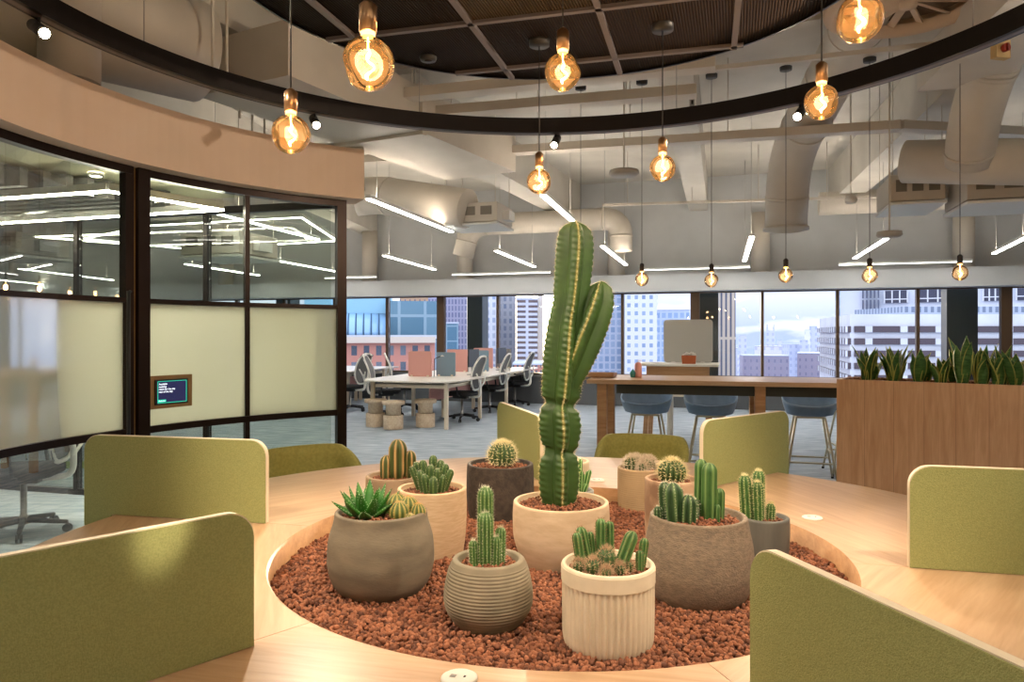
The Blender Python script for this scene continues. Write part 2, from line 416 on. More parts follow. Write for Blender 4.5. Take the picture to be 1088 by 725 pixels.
# meeting room lime rug strip
struct('floor_strip', MB().prism([(-7.6,7.9),(-7.4,7.5),(-2.2,8.1),(-2.2,8.5)], 0, .006), mat('lime_carpet', srgb(150,168,60), .95))

# ---------------- planter table
wood = None
def woodmat(name, c1, c2, rough=.42, sc=(1.2,14,14), det=6):
    m, nt, out = newmat(name); N = nt.nodes.new; L = nt.links.new
    p = N('ShaderNodeBsdfPrincipled'); L(p.outputs[0], out.inputs[0]); p.inputs['Roughness'].default_value = rough
    tc = N('ShaderNodeTexCoord'); mp = N('ShaderNodeMapping'); mp.inputs['Scale'].default_value = sc; L(tc.outputs['Object'], mp.inputs[0])
    n1 = N('ShaderNodeTexNoise'); n1.inputs['Scale'].default_value = 2.2; n1.inputs['Detail'].default_value = det; n1.inputs['Distortion'].default_value = .6
    L(mp.outputs[0], n1.inputs[0])
    n2 = N('ShaderNodeTexNoise'); n2.inputs['Scale'].default_value = 9; n2.inputs['Detail'].default_value = 3; L(mp.outputs[0], n2.inputs[0])
    a = N('ShaderNodeMath'); a.operation = 'MULTIPLY_ADD'; L(n2.outputs[0], a.inputs[0]); a.inputs[1].default_value = .35; L(n1.outputs[0], a.inputs[2])
    r = N('ShaderNodeMapRange'); r.inputs[1].default_value = .45; r.inputs[2].default_value = .9; L(a.outputs[0], r.inputs[0])
    mx = N('ShaderNodeMix'); mx.data_type = 'RGBA'; L(r.outputs[0], mx.inputs[0]); mx.inputs[6].default_value = (*c1,1); mx.inputs[7].default_value = (*c2,1)
    L(mx.outputs[2], p.inputs['Base Color']); MATS[name] = m; return m
tabwood = woodmat('table_oak', srgb(208,177,145), srgb(187,151,117), .32)
edgewood = woodmat('edge_oak', srgb(190,150,108), srgb(165,122,84), .5)
walnut = woodmat('cladding_walnut', srgb(216,174,136), srgb(192,146,108), .45, sc=(16,16,1.2))
RI, RO, TZ = .93, 1.75, .74
tbl = thing('round_desk', 'large ring shaped oak desk around the cactus bed', 'desk', (CX,CY,0))
seams = [226, 166, 94, 48, -13, -73]
sa = sorted([s % 360 for s in seams])
for i in range(6):
    a, b = sa[i], sa[(i+1) % 6]+(360 if i == 5 else 0); a += .06; b -= .06
    mid = math.radians((a+b)/2); hw = math.radians((b-a)/2); n = 26
    poly = [(RO*math.cos(-hw+2*hw*k/n), RO*math.sin(-hw+2*hw*k/n)) for k in range(n+1)]
    poly += [(RI*math.cos(hw-2*hw*k/n), RI*math.sin(hw-2*hw*k/n)) for k in range(n+1)]
    # local frame: grain runs along the chord
    pr = [(-y, x) for x, y in poly]
    o = MB().prism(pr, TZ-.032, TZ).build('desktop', tabwood, tbl); o.rotation_euler = (0,0,mid-PI/2)
    lg = MB(); c, s_ = math.cos(math.radians(a)), math.sin(math.radians(a))
    lg.bar((1.05*c,1.05*s_,(TZ-.032)/2), (1.60*c,1.60*s_,(TZ-.032)/2), .04, TZ-.034); lg.build('panel_leg', trimw, tbl)
MB().lathe([(RI+.018,.45),(RI-.003,.45),(RI-.003,TZ-.001),(RI+.018,TZ-.001)], n=128).build('inner_rim', edgewood, tbl)
MB().lathe([(0,.50),(RI-.004,.50),(RI-.004,.02),(0,.02)], n=64).build('planter_drum', edgewood, tbl)
# six felt screens
def screen(ang_in, rin, ang_out, rout, label):
    a, b = math.radians(ang_in), math.radians(ang_out)
    p = Vector((CX+rin*math.cos(a), CY+rin*math.sin(a), 0)); q = Vector((CX+rout*math.cos(b), CY+rout*math.sin(b), 0))
    L = (q-p).length; rz = math.atan2((q-p).y, (q-p).x)
    t = thing('desk_screen', label, 'desk screen', (p.x,p.y,TZ), rz, 'green desk screens')
    H, R, T = .312, .062, .026
    edge = RO-rin+.015
    def outline(o):
        pts = []
        for cx, cz, s0 in ((L-R-o, H-R-o, 0), (R+o, H-R-o, PI/2)):
            for k in range(9):
                t_ = s0+PI/2*k/8; pts.append((cx+R*math.cos(t_), cz+R*math.sin(t_)))
        pts += [(o, .002), (edge, .002), (edge, -.24), (L-o, -.24)]
        return pts
    def slab(o, y0, y1):
        P = outline(o); n = len(P); m = MB()
        vs = [(x, y0, z) for x, z in P]+[(x, y1, z) for x, z in P]
        m.add(vs, [tuple(range(n)), tuple(range(n, 2*n))[::-1]]+[(i, n+i, n+(i+1) % n, (i+1) % n) for i in range(n)]); return m
    slab(0, -T/2+.004, T/2-.004).build('edge_trim', trimw, t)
    for y0, y1 in ((-T/2, -T/2+.0039), (T/2-.0039, T/2)):
        slab(.0025, y0, y1).build('felt_face', fabric_g, t)
    return t
screen(227, 1.09, 227, 1.90, 'green felt screen at the lower left with a small light patch near its top')
screen(166, 1.10, 167, 1.89, 'green felt screen on the left in front of the meeting room door')
screen(90.3, 1.04, 97, 1.85, 'green felt screen half hidden behind the tall cactus and dark pot')
screen(50.5, 1.13, 46, 1.85, 'green felt screen at the back right below the bar stools')
screen(-13, 1.085, -13, 1.89, 'green felt screen on the right in front of the wood planter box')
screen(-73.5, 1.11, -73.5, 1.90, 'green felt screen at the lower right of the ring desk')
# desk outlets
for px, py, lab in [(488,722,'white round power outlet cap at the front edge of the ring desk'), (863,551,'white round outlet cap on the desk right of the dark grey pot'), (634,511,'white round outlet cap at the back of the desk behind the tall cactus')]:
    Y = (EYE-TZ)*F/(py-HZ); x, y = xy(px, Y)
    t = thing('desk_outlet', lab, 'power outlet', (x,y,TZ+.001), -.3, 'desk outlets')
    MB().lathe([(0,.006),(.033,.006),(.038,.003),(.038,0)], n=32).build('cap', white, t)
    MB().box((.012,.0,.0068), (.004,.006,.001)).build('latch', blackp, t); MB().box((-.012,-.004,.0066), (.012,.012,.0008)).build('socket', steel, t)
# ---------------- clay pebbles
GZ = .672
import bmesh
def pebble_variants(n=5, sub=2):
    out = []
    for i in range(n):
        bm = bmesh.new(); bmesh.ops.create_icosphere(bm, subdivisions=sub, radius=1)
        v = np.array([list(x.co) for x in bm.verts]); f = np.array([[y.index for y in x.verts] for x in bm.faces]); bm.free()
        k = rng.normal(size=(4,3)); ph = rng.uniform(0, 6, 4)
        d = 1+.11*sum(np.sin(2.3*(v @ k[j])+ph[j]) for j in range(4))
        v = v*d[:,None]*np.array([1, rng.uniform(.8,1), rng.uniform(.7,.95)]); out.append((v, f))
    return out
VAR = pebble_variants(); VAR1 = pebble_variants(4, 1)
def scatter(pts, rad, name, parent=None, var=VAR, tonef=None):
    nv = 0; VS = []; FS = []; TS = []
    for i in range(len(pts)):
        v, f = var[i % len(var)]; q = rng.normal(size=4); q /= np.linalg.norm(q); w, x, y, z = q
        R = np.array([[1-2*(y*y+z*z),2*(x*y-z*w),2*(x*z+y*w)],[2*(x*y+z*w),1-2*(x*x+z*z),2*(y*z-x*w)],[2*(x*z-y*w),2*(y*z+x*w),1-2*(x*x+y*y)]])
        VS.append((v @ R.T)*rad[i]+pts[i]); FS.append(f+nv); TS.append(np.full(len(v), rng.uniform(0,1)**1.6)); nv += len(v)
    VS = np.concatenate(VS).astype(np.float32); FS = np.concatenate(FS).astype(np.int32); TS = np.concatenate(TS).astype(np.float32)
    me = bpy.data.meshes.new(name); me.vertices.add(len(VS)); me.vertices.foreach_set('co', VS.ravel())
    me.loops.add(FS.size); me.loops.foreach_set('vertex_index', FS.ravel()); me.polygons.add(len(FS))
    me.polygons.foreach_set('loop_start', np.arange(0, FS.size, 3, dtype=np.int32))
    me.polygons.foreach_set('use_smooth', np.ones(len(FS), dtype=bool))
    a = me.attributes.new('tone', 'FLOAT', 'POINT'); a.data.foreach_set('value', TS)
    me.materials.append(terra); me.update(calc_edges=True); me.validate()
    o = bpy.data.objects.new(name, me); COL.objects.link(o)
    if parent is not None: o.parent = parent
    return o
# pots: name -> (px, Y, base radius profile info)
POTS = {}
def potpos(px, Y): return (px-544)/F*Y, Y
# ---------------- cactus helpers
green1 = mat('cactus_green', srgb(54,84,40), .55, col2=srgb(42,70,32), scale=30, tone=srgb(90,112,58))
green_main = mat('tall_cactus_green', srgb(58,88,36), .5, col2=srgb(44,72,28), scale=14, tone=srgb(160,150,84), trans=.08)
green_mid = mat('finger_cactus_green', srgb(62,102,46), .55, col2=srgb(48,86,36), scale=40, tone=srgb(116,144,84))
green_dk = mat('dark_rib_green', srgb(40,72,36), .5, col2=srgb(32,60,30), scale=30, tone=srgb(104,130,84))
green_br = mat('bright_leaf_green', srgb(58,122,42), .4, col2=srgb(42,100,32), scale=25, tone=srgb(190,220,160))
green_y = mat('yellow_rib_green', srgb(72,92,40), .55, tone=srgb(176,160,84))
sp_y = mat('spines_straw', srgb(240,228,184), .6)
sp_w = mat('spines_pale', srgb(226,220,200), .6)
sp_b = mat('spines_brown', srgb(150,110,80), .6)
sp_o = mat('spines_rust', srgb(206,160,96), .6)

def column(mb, sp, base, top, r, nr, depth=.25, bend=(0,0), rings=22, spk=3, spL=.012, spw=.0006, step=None, pinch=(), wav=0., top_sp=0, r0=.8, rot=None, tonew=.25, wfreq=60):
    """a ribbed cactus stem from base to top (Vectors); returns nothing"""
    b, t = Vector(base), Vector(top); H = (t-b).length; rot = random.uniform(0, 6) if rot is None else rot
    M = nr*8; d0 = (t-b).normalized(); sx = d0.orthogonal().normalized() if abs(d0.z) < .99 else Vector((1,0,0)); sx = (sx-d0*sx.dot(d0)).normalized(); sy = d0.cross(sx)
    dome = min(.5, 1.15*r/H); vs = []; tn = []; fs = []; ctr = []
    zs = [(1-dome)*i/(rings-8) for i in range(rings-8)]+[1-dome+dome*math.sin(PI/2*i/7) for i in range(8)]
    def rad(z):
        q = r*(r0+(1-r0)*min(1, z/.25)**.7)
        if z > 1-dome: q *= math.sqrt(max(0, 1-((z-(1-dome))/dome)**2))
        for pz, pw, pd in pinch: q *= 1-pd*math.exp(-((z-pz)/pw)**2)
        return q
    def cen(z): return b+(t-b)*z+sx*bend[0]*math.sin(PI*z)+sy*bend[1]*math.sin(PI*z)
    for z in zs:
        R = rad(z); c = cen(z)
        for k in range(M):
            a = 2*PI*k/M+rot; rib = abs(math.cos(nr*2*PI*k/M/2))
            rr = R*(1-depth+depth*rib**.8)*(1+wav*rib**4*math.sin(z*H*wfreq))
            vs.append(c+(sx*math.cos(a)+sy*math.sin(a))*rr); tn.append(min(1., max(0, (rib-(1-tonew))/tonew)))
    n = len(zs)
    for i in range(n-1):
        for k in range(M): fs.append((i*M+k, i*M+(k+1) % M, (i+1)*M+(k+1) % M, (i+1)*M+k))
    mb.add(vs, fs, tn, True)
    if sp is not None:
        st = step or max(.008, H/14); m = max(3, int(H/st))
        for j in range(nr):
            a = 2*PI*j/nr+rot
            for i in range(m+1):
                z = .04+.95*i/m; z = min(z, .995); R = rad(z); c = cen(z); out = (sx*math.cos(a)+sy*math.sin(a))
                p = c+out*R*.97; dn = (out*(1.2 if z < 1-dome else .8)+d0*(.1 if z < 1-dome else 1.0))
                for q in range(spk):
                    dd = dn.normalized()+Vector((random.gauss(0,.5), random.gauss(0,.5), random.gauss(0,.45)))
                    sp.spine(p, dd, spL*random.uniform(.6,1.2), spw)
        for q in range(top_sp):
            dd = d0+Vector((random.gauss(0,.45), random.gauss(0,.45), .2)); sp.spine(cen(.99)+Vector((random.gauss(0,r*.3), random.gauss(0,r*.3), 0)), dd, spL*random.uniform(.9,1.6), spw)
def globe(mb, sp, c, r, nr, depth=.16, sq=1., spk=4, spL=.014, spw=.0006, rows=9, tonew=.35, top_sp=0):
    M = nr*6; vs = []; fs = []; tn = []; m = 18; rot = random.uniform(0, 6)
    for i in range(m+1):
        ph = PI*(.12+.88*i/m)          # from low to the top pole
        R = r*math.sin(ph); z = -r*sq*math.cos(ph)
        for k in range(M):
            a = 2*PI*k/M+rot; rib = abs(math.cos(nr*PI*k/M)); rr = R*(1-depth+depth*rib**.8)
            vs.append((c[0]+rr*math.cos(a), c[1]+rr*math.sin(a), c[2]+z)); tn.append(min(1., max(0, (rib-(1-tonew))/tonew)))
    for i in range(m):
        for k in range(M): fs.append((i*M+k, i*M+(k+1) % M, (i+1)*M+(k+1) % M, (i+1)*M+k))
    mb.add(vs, fs, tn, True)
    for j in range(nr):
        a = 2*PI*j/nr+rot
        for i in range(rows):
            ph = PI*(.3+.68*i/(rows-1)); out = Vector((math.sin(ph)*math.cos(a), math.sin(ph)*math.sin(a), -math.cos(ph)*sq))
            p = Vector(c)+out*r*.97
            for q in range(spk):
                sp.spine(p, out+Vector((random.gauss(0,.5), random.gauss(0,.5), random.gauss(0,.5))), spL*random.uniform(.6,1.15), spw)
    for q in range(top_sp):
        sp.spine(Vector(c)+Vector((random.gauss(0,r*.25), random.gauss(0,r*.25), r*sq*.94)), (random.gauss(0,.5), random.gauss(0,.5), 1), spL*random.uniform(.6,1.1), spw)
def leaf(mb, base, az, elev, L, w, thick=.25, curl=.3, dots=None, n=12, keel=False, edge_tone=True):
    """a fleshy pointed leaf"""
    b = Vector(base); vs = []; fs = []; tn = []; M = 8
    for i in range(n+1):
        t = i/n; e = elev+curl*t
        if i == 0: p = Vector(b)
        else: p = p+Vector((math.cos(az)*math.cos(e), math.sin(az)*math.cos(e), math.sin(e)))*L/n
        side = Vector((-math.sin(az), math.cos(az), 0)); d = Vector((math.cos(az)*math.cos(e), math.sin(az)*math.cos(e), math.sin(e))); up = d.cross(side)*-1
        ww = w*(.75+.5*t)*(1-t**1.8) if not keel else w*(.6+.9*t)*(1-t**3); ww = max(ww, .0004)
        for k in range(M):
            a = 2*PI*k/M
            vs.append(p+side*math.cos(a)*ww/2+up*(math.sin(a)*ww/2*thick-abs(math.cos(a))*0+ (abs(math.cos(a))**2)*ww*.12)); tn.append(1. if (edge_tone and abs(math.cos(a)) > .95) else 0.)
        if dots is not None and 0 < i < n:
            for sgn in (-1, 1): dots.ball(p+side*sgn*ww/2, .0010, 5, 3, 1.); 
            dots.ball(p+side*random.uniform(-.25,.25)*ww+up*ww*.5*thick, .0009, 5, 3, 1.)
    for i in range(n):
        for k in range(M): fs.append((i*M+k, i*M+(k+1) % M, (i+1)*M+(k+1) % M, (i+1)*M+k))
    mb.add(vs, fs, tn, True)
# ---------------- pot helper
def bez(profile, n=5):
    P = smooth_path([(r, 0, z) for r, z in profile], n); return [(max(p.x, 0), p.z) for p in P]
def pot(label, px, Y, rimz, prof, m, wall=.014, ribs=None, fill=.014, rimlip=None, fine=24, hz=GZ-.012):
    """prof: outer (radius, height fraction) list from the base to the rim"""
    x, y = potpos(px, Y); H = rimz-hz
    t = thing('potted_cactus', label, 'potted cactus', (x, y, hz), 0, 'potted cacti in the clay pebble bed')
    out = bez([(r, f*H) for r, f in prof], 8)
    R = out[-1][0]
    p = [(0, 0)]+out+[(R-.003, H+.003), (R-wall+.003, H+.003), (R-wall, H), (R-wall, H-.03), (0, H-.03)]
    fn = None
    if ribs == 'flute':
        nfl = 46
        def fn(r, z, a): return r-(.0060*(.5-.5*math.cos(nfl*a))**1.5 if (H*.03 < z < H*.80 and r > R*.8) else 0)
    if ribs == 'rings':
        q = []
        for i in range(len(out)-1):
            for k in range(6):
                u = k/6; q.append((out[i][0]*(1-u)+out[i+1][0]*u, out[i][1]*(1-u)+out[i+1][1]*u))
        L = 0; res = []
        for i, (r, z) in enumerate(q): res.append((r+.0016*(abs(math.sin(z*PI/.0088))-.5 if .02 < z < H-.012 else 0.), z))
        p = [(0,0)]+res+p[len(out)+1:]
    MB().lathe(p, n=(368 if ribs == 'flute' else 72), fn=fn).build('pot', m, t)
    if ribs == 'flute':
        b = MB()
        b.lathe([(R-.001,H*.82),(R+.0015,H*.82),(R+.0015,H*.985),(R-.001,H*.985)], n=120, smooth=False); b.build('rim_band', m, t)
    # topping of clay pebbles
    rr = R-wall-.004; k = int(3.1*rr*rr/(.0078**2)*.9); pts = []; tries = 0
    pts = np.zeros((k,3)); a = rng.uniform(0, 2*PI, k); q = rr*np.sqrt(rng.uniform(0, 1, k))
    pts[:,0] = q*np.cos(a); pts[:,1] = q*np.sin(a); pts[:,2] = H-fill+.004*rng.uniform(-1, .6, k)+.008*(1-(q/rr)**2)
    o = scatter(pts, rng.uniform(.0036,.0056,k), 'clay_topping', t, VAR1); o['kind'] = 'stuff'
    MB().lathe([(0,H-fill-.004+.006),(rr+.003,H-fill-.006)], n=32).build('soil', mat('soil', srgb(70,40,26), .95), t)
    POTS[(x, y)] = prof[0][0]+.0
    return t, H-fill
def put(t, parts):
    for nm, mb, m, *sub in parts:
        o = mb.build(nm, m, t)
        for nm2, mb2, m2 in sub:
            if mb2.v: mb2.build(nm2, m2, o)
# pot materials
pot_grey = mat('pot_grey_brown', srgb(128,118,100), .8, col2=srgb(104,96,82), scale=7, bump=.1, bscale=70, stretch=(1,1,3), tone=None)
pot_brown = mat('pot_brown_grain', srgb(134,118,100), .85, col2=srgb(110,98,84), scale=60, bump=.35, bscale=160, stretch=(1,1,2.4))
pot_ring = mat('pot_ring_grey', srgb(138,128,108), .8, col2=srgb(112,106,88), scale=9)
pot_white = mat('pot_fluted_cream', srgb(216,204,180), .8, col2=srgb(202,190,166), scale=14)
pot_cream = mat('pot_travertine', srgb(206,184,156), .8, col2=srgb(190,166,136), scale=12, stretch=(1,1,3), bump=.08, bscale=60)
pot_cream2 = mat('pot_sandstone', srgb(204,178,146), .85, col2=srgb(190,162,128), scale=30, bump=.2, bscale=140, stretch=(1,1,6))
pot_dark = mat('pot_charcoal', srgb(72,62,54), .8, col2=srgb(52,45,40), scale=40, bump=.3, bscale=120)
pot_marb = mat('pot_marbled', srgb(196,164,134), .75, col2=srgb(158,126,102), scale=9, detail=6, contrast=(.45,.6))
pot_tan = mat('pot_tan_ribbed', srgb(170,146,112), .8, col2=srgb(150,128,98), scale=8)
pot_slate = mat('pot_slate', srgb(104,104,98), .45, col2=srgb(84,86,82), scale=18, stretch=(1,1,.2))
belly = lambda rb, rm, rt: [(rb,0),(rb*1.17,.03),(rm*.90,.15),(rm*.985,.33),(rm,.46),(rm*.975,.68),(rt*1.035,.88),(rt,1)]

# P5 tall cactus
t, h = pot('tall branching cactus in a cream stone pot in the middle of the bed', 596, 2.48, .876, [(.118,0),(.132,.05),(.160,.40),(.1655,.75),(.1625,1)], pot_cream)
mb = MB(); sp = MB()
S = 2.48/F
def Z(y): return EYE-(y-HZ)*S-(GZ-.012)
def X(px): return (px-596)*S
def flange(mb, sp, pts, nr, seg=10, notch=.02, rot=0., depth=.46, tw=0., spk=3):
    """pts: (px, py, half width px) along a stem; strongly winged stem with wavy notched ribs"""
    C = smooth_path([(X(a), 0, Z(b)) for a, b, c in pts], seg); Rr = smooth_path([(c*S, 0, 0) for a, b, c in pts], seg)
    M = nr*16; vs = []; fs = []; tn = []; L = 0; Ls = [0]
    for i in range(1, len(C)): L += (C[i]-C[i-1]).length; Ls.append(L)
    for i, c in enumerate(C):
        d = (C[min(i+1,len(C)-1)]-C[max(i-1,0)]).normalized(); sy = Vector((0,1,0)); sx = sy.cross(d).normalized()
        for k in range(M):
            a = 2*PI*k/M; rib = abs(math.cos(nr*a/2)); u = (rib**1.5)
            q = Rr[i].x*(1-depth+depth*u)*(1+notch*u*2*math.sin(Ls[i]*2*PI/.021+nr*a)*.5)
            aa = a+rot+tw*Ls[i]
            vs.append(c+(sx*math.cos(aa)+sy*math.sin(aa))*q); tn.append(max(0., (rib-.985)/.015)*.9)
        if i % 2 == 0 and sp is not None:
            for j in range(nr):
                aa = 2*PI*j/nr+rot+tw*Ls[i]; o = (sx*math.cos(aa)+sy*math.sin(aa)); p = c+o*Rr[i].x
                for q in range(spk): sp.spine(p, o+Vector((random.gauss(0,.6), random.gauss(0,.6), random.gauss(0,.6))), .009*random.uniform(.5,1.3), .0008)
    n = len(C)
    for i in range(n-1):
        for k in range(M): fs.append((i*M+k, i*M+(k+1) % M, (i+1)*M+(k+1) % M, (i+1)*M+k))
    mb.add(vs, fs, tn, True); mb.f.append(tuple(len(mb.v)-M+k for k in range(M))); mb.sm.append(True)
# rib 0 faces the camera (rot so that one rib looks at -y)
flange(mb, sp, [(595,540,15),(594,528,19.5),(594,512,21.5),(594,490,20.5),(594,480,15),(595,472,19.5),(595,455,22.5),(594,438,20.5),(595,429,15),(596,420,20.5),(598,395,22),(600,370,22),(602,345,20),(606,320,19),(609,290,20),(611,262,20),(611,246,17),(611,239,10),(611,235,1)], 4, seg=14, rot=PI/2+.12, notch=.035)
b2 = MB(); s2 = MB()
flange(b2, s2, [(600,425,8),(605,402,15),(612,382,19),(620,361,20.5),(628,341,20),(634,323,18.5),(637,311,15),(638,303,9),(638,299,1)], 4, seg=10, rot=PI/4+.5, notch=.04, depth=.5)
put(t, [('cactus_stem', mb, green_main, ('spines', sp, sp_y)), ('cactus_branch', b2, green_main, ('spines', s2, sp_y))])

# P1
t, h = pot('wide grey brown pot with bright green aloe and small yellow ribbed cacti', 405, 2.22, .907, belly(.104,.162,.139), pot_grey)
S1 = 2.22/F; mb = MB(); dt = MB()
for i in range(22):
    az = i*2.4; ring = i/22; e = .25+1.15*ring
    leaf(mb, (-.040+.014*math.cos(az), -.01+.014*math.sin(az), h-.004), az, e*.92, .118-.012*ring+random.uniform(-.012,.008), .052-.010*ring, .4, .2, dt, edge_tone=False)
put(t, [('aloe', mb, green_br, ('white_teeth', dt, mat('aloe_dots', srgb(226,236,206), .6)))])
for (dx, dy, r, sq) in [(.062,-.048,.031,1.),(.045,.02,.036,1.),(.083,.0,.033,1.02),(.115,-.02,.024,1.),(.098,-.062,.014,.8)]:
    mb = MB(); sp = MB(); globe(mb, sp, (dx, dy, h+r*sq*.72), r, 11, .17, sq, 3, .007, .0005, 9, .22, 16); put(t, [('globe_cactus', mb, green_y, ('spines', sp, sp_o if r > .02 else sp_y))])

# P2
t, h = pot('round grey pot with fine horizontal rings and narrow finger cacti', 519, 1.95, .844, [(.068,0),(.086,.06),(.114,.30),(.1195,.52),(.110,.82),(.097,1)], pot_ring, ribs='rings', wall=.017)
S2 = 1.95/F
for (px, y1, r, dy, nr) in [(515.5,517,8.6,.012,12),(516,544,8.4,-.014,12),(503,574,5.0,-.016,10),(527.5,570,5.5,-.018,10),(532,560,5.8,.0,10)]:
    mb = MB(); sp = MB(); x = (px-519)*S2
    column(mb, sp, (x*.9, dy, h-.012), (x, dy, EYE-(y1-HZ)*(1.95+dy)/F-(GZ-.012)), r*S2, nr, .2, spk=2, spL=.008, spw=.0004, step=.008, top_sp=20, tonew=.35); put(t, [('finger_cactus', mb, green_mid, ('spines', sp, sp_w))])
# P3
t, h = pot('cream pot with vertical fluting holding spiny low cacti', 646, 1.82, .873, [(.088,0),(.100,.03),(.113,.14),(.1155,.5),(.116,1)], pot_white, ribs='flute', wall=.012)
S3 = 1.82/F
for (px, y1, r, bx, by, dy) in [(612,567,5.5,618,597,-.02),(617,561,6.5,626,592,.01),(640,552,6,639,590,.02),(650,555,5,650,590,.03),(672,566,7.5,654,602,-.03),(686,573,5,680,598,.0),(628,566,4.5,632,592,.02),(679,586,4.5,678,600,-.02)]:
    mb = MB(); sp = MB()
    column(mb, sp, ((bx-646)*S3, dy, h-.006), ((px-646)*S3, dy+.01, EYE-(y1-HZ)*(1.82+dy)/F-(GZ-.012)), r*S3, 7, .3, spk=3, spL=.006, spw=.0005, step=.007, tonew=.2); put(t, [('finger_cactus', mb, green_mid, ('spines', sp, sp_b))])
for (px, dy, r) in [(643,-.03,.026),(628,-.045,.019),(614,-.03,.015),(655,-.055,.014),(640,-.075,.013),(665,-.03,.014)]:
    mb = MB(); sp = MB(); globe(mb, sp, ((px-646)*S3, dy, h+r*1.0), r, 10, .2, 1.35 if r > .02 else 1.1, 5, .016, .0006, 8, .2, 10); put(t, [('spiny_cactus', mb, green1, ('spines', sp, mat('spines_tan', srgb(196,166,136), .6)))])
# P4
t, h = pot('wide brown grained pot on the right with dark ribbed and upright twin cacti', 742, 2.14, .913, belly(.104,.159,.140), pot_brown)
S4 = 2.14/F
for (px, y1, r, nr, dy, bx) in [(713,513,10.5,6,-.02,716),(707,512,7,6,.015,709),(728,526,9,7,-.04,727),(738,530,6,6,.0,737),(698,538,4.5,8,-.01,699),(721,517,7,6,.02,722)]:
    mb = MB(); sp = MB(); column(mb, sp, ((bx-742)*S4, dy, h-.01), ((px-742)*S4, dy, EYE-(y1-HZ)*(2.14+dy)/F-(GZ-.012)), r*S4, nr, .3, spk=3, spL=.007, spw=.0005, step=.008, top_sp=6, r0=.7, tonew=.15); put(t, [('ribbed_cactus', mb, green_dk, ('spines', sp, sp_w))])
for (px, y1, r, dy) in [(748,488,7,.03),(754,492,8.2,.0),(766,519,5.4,.01),(761,536,4,-.01)]:
    mb = MB(); column(mb, None, ((px-743)*S4, dy, h-.01), ((px-742)*S4, dy, EYE-(y1-HZ)*(2.14+dy)/F-(GZ-.012)), r*S4, 6, .24, tonew=.12); put(t, [('smooth_cactus', mb, green_mid)])
# P6
t, h = pot('tall sandstone pot holding a cluster of short finger cacti', 459, 2.58, .90, [(.098,0),(.110,.04),(.1215,.4),(.1235,.8),(.122,1)], pot_cream2)
S6 = 2.58/F
for (px, y1, r, bx, dy) in [(441,491,4,450,.02),(449,489,4.5,452,.0),(459,484,4.5,458,.04),(468,489,4.5,465,.02),(474,493,4.2,466,.0),(480,499,4.2,470,-.01),(458,494,5,458,-.01),(447,500,4.5,453,-.03),(462,507,5,462,-.05),(452,504,4.5,456,-.04),(472,505,4,468,-.03),(437,496,3.6,448,.0),(466,498,4,464,-.02)]:
    mb = MB(); sp = MB(); column(mb, sp, ((bx-459)*S6, dy, h-.008), ((px-459)*S6, dy, EYE-(y1-HZ)*(2.58+dy)/F-(GZ-.012)), r*S6, 6, .2, spk=2, spL=.005, spw=.0005, step=.009, rings=16, tonew=.3); put(t, [('finger_cactus', mb, green1, ('spines', sp, sp_w))])
# P7
t, h = pot('charcoal pot with one pale spined round cactus', 531.5, 3.1, .894, [(.120,0),(.132,.05),(.1435,.4),(.1435,.8),(.141,1)], pot_dark)
mb = MB(); sp = MB(); globe(mb, sp, (.008,0,h+.052), .060, 18, .16, .92, 4, .024, .0012, 10, .2, 60); put(t, [('barrel_cactus', mb, green1, ('spines', sp, sp_y))])
# P8
t, h = pot('taupe pot at the back left with a ribbed oval cactus and two side shoots', 418, 2.95, .872, [(.095,0),(.105,.05),(.112,.5),(.111,1)], mat('pot_taupe', srgb(160,138,112), .8, col2=srgb(140,120,98), scale=10))
S8 = 2.95/F
for (px, y1, r, dy) in [(422.5,467,9.5,.0),(411,484,6.5,-.01),(435,479,6.5,.02)]:
    mb = MB(); sp = MB(); column(mb, sp, ((px-418)*S8, dy, h-.012), ((px-418)*S8, dy, EYE-(y1-HZ)*(2.95+dy)/F-(GZ-.012)), r*S8*1.05, 7, .26, spk=3, spL=.006, spw=.0006, step=.008, r0=.55, tonew=.14); put(t, [('oval_cactus', mb, mat('olive_brown_cactus', srgb(66,80,36), .55, tone=srgb(196,160,106)), ('spines', sp, sp_o))])
# P9
t, h = pot('small tan pot with horizontal ridges and grey spiny cacti at the back', 681, 3.26, .848, [(.092,0),(.100,.04),(.104,.4),(.104,1)], pot_tan, ribs='rings')
for (dx, dy, r) in [(-.045,0,.036),(-.015,.02,.035),(.02,0,.033),(.045,.02,.03),(0,-.03,.024)]:
    mb = MB(); sp = MB(); globe(mb, sp, (dx,dy,h+r*.8), r*.85, 10, .2, 1.1, 7, .026, .0012, 8, .2, 14); put(t, [('spiny_cactus', mb, green1, ('spines', sp, mat('spines_grey', srgb(214,200,180), .6)))])
# P10
t, h = pot('marbled sand pot with a golden spined ball cactus', 714.5, 2.72, .905, [(.092,0),(.098,.04),(.103,.4),(.1025,1)], pot_marb)
mb = MB(); sp = MB(); globe(mb, sp, (-.002,0,h+.040), .053, 17, .16, .88, 4, .022, .0011, 10, .2, 60); put(t, [('barrel_cactus', mb, green1, ('spines', sp, sp_y))])
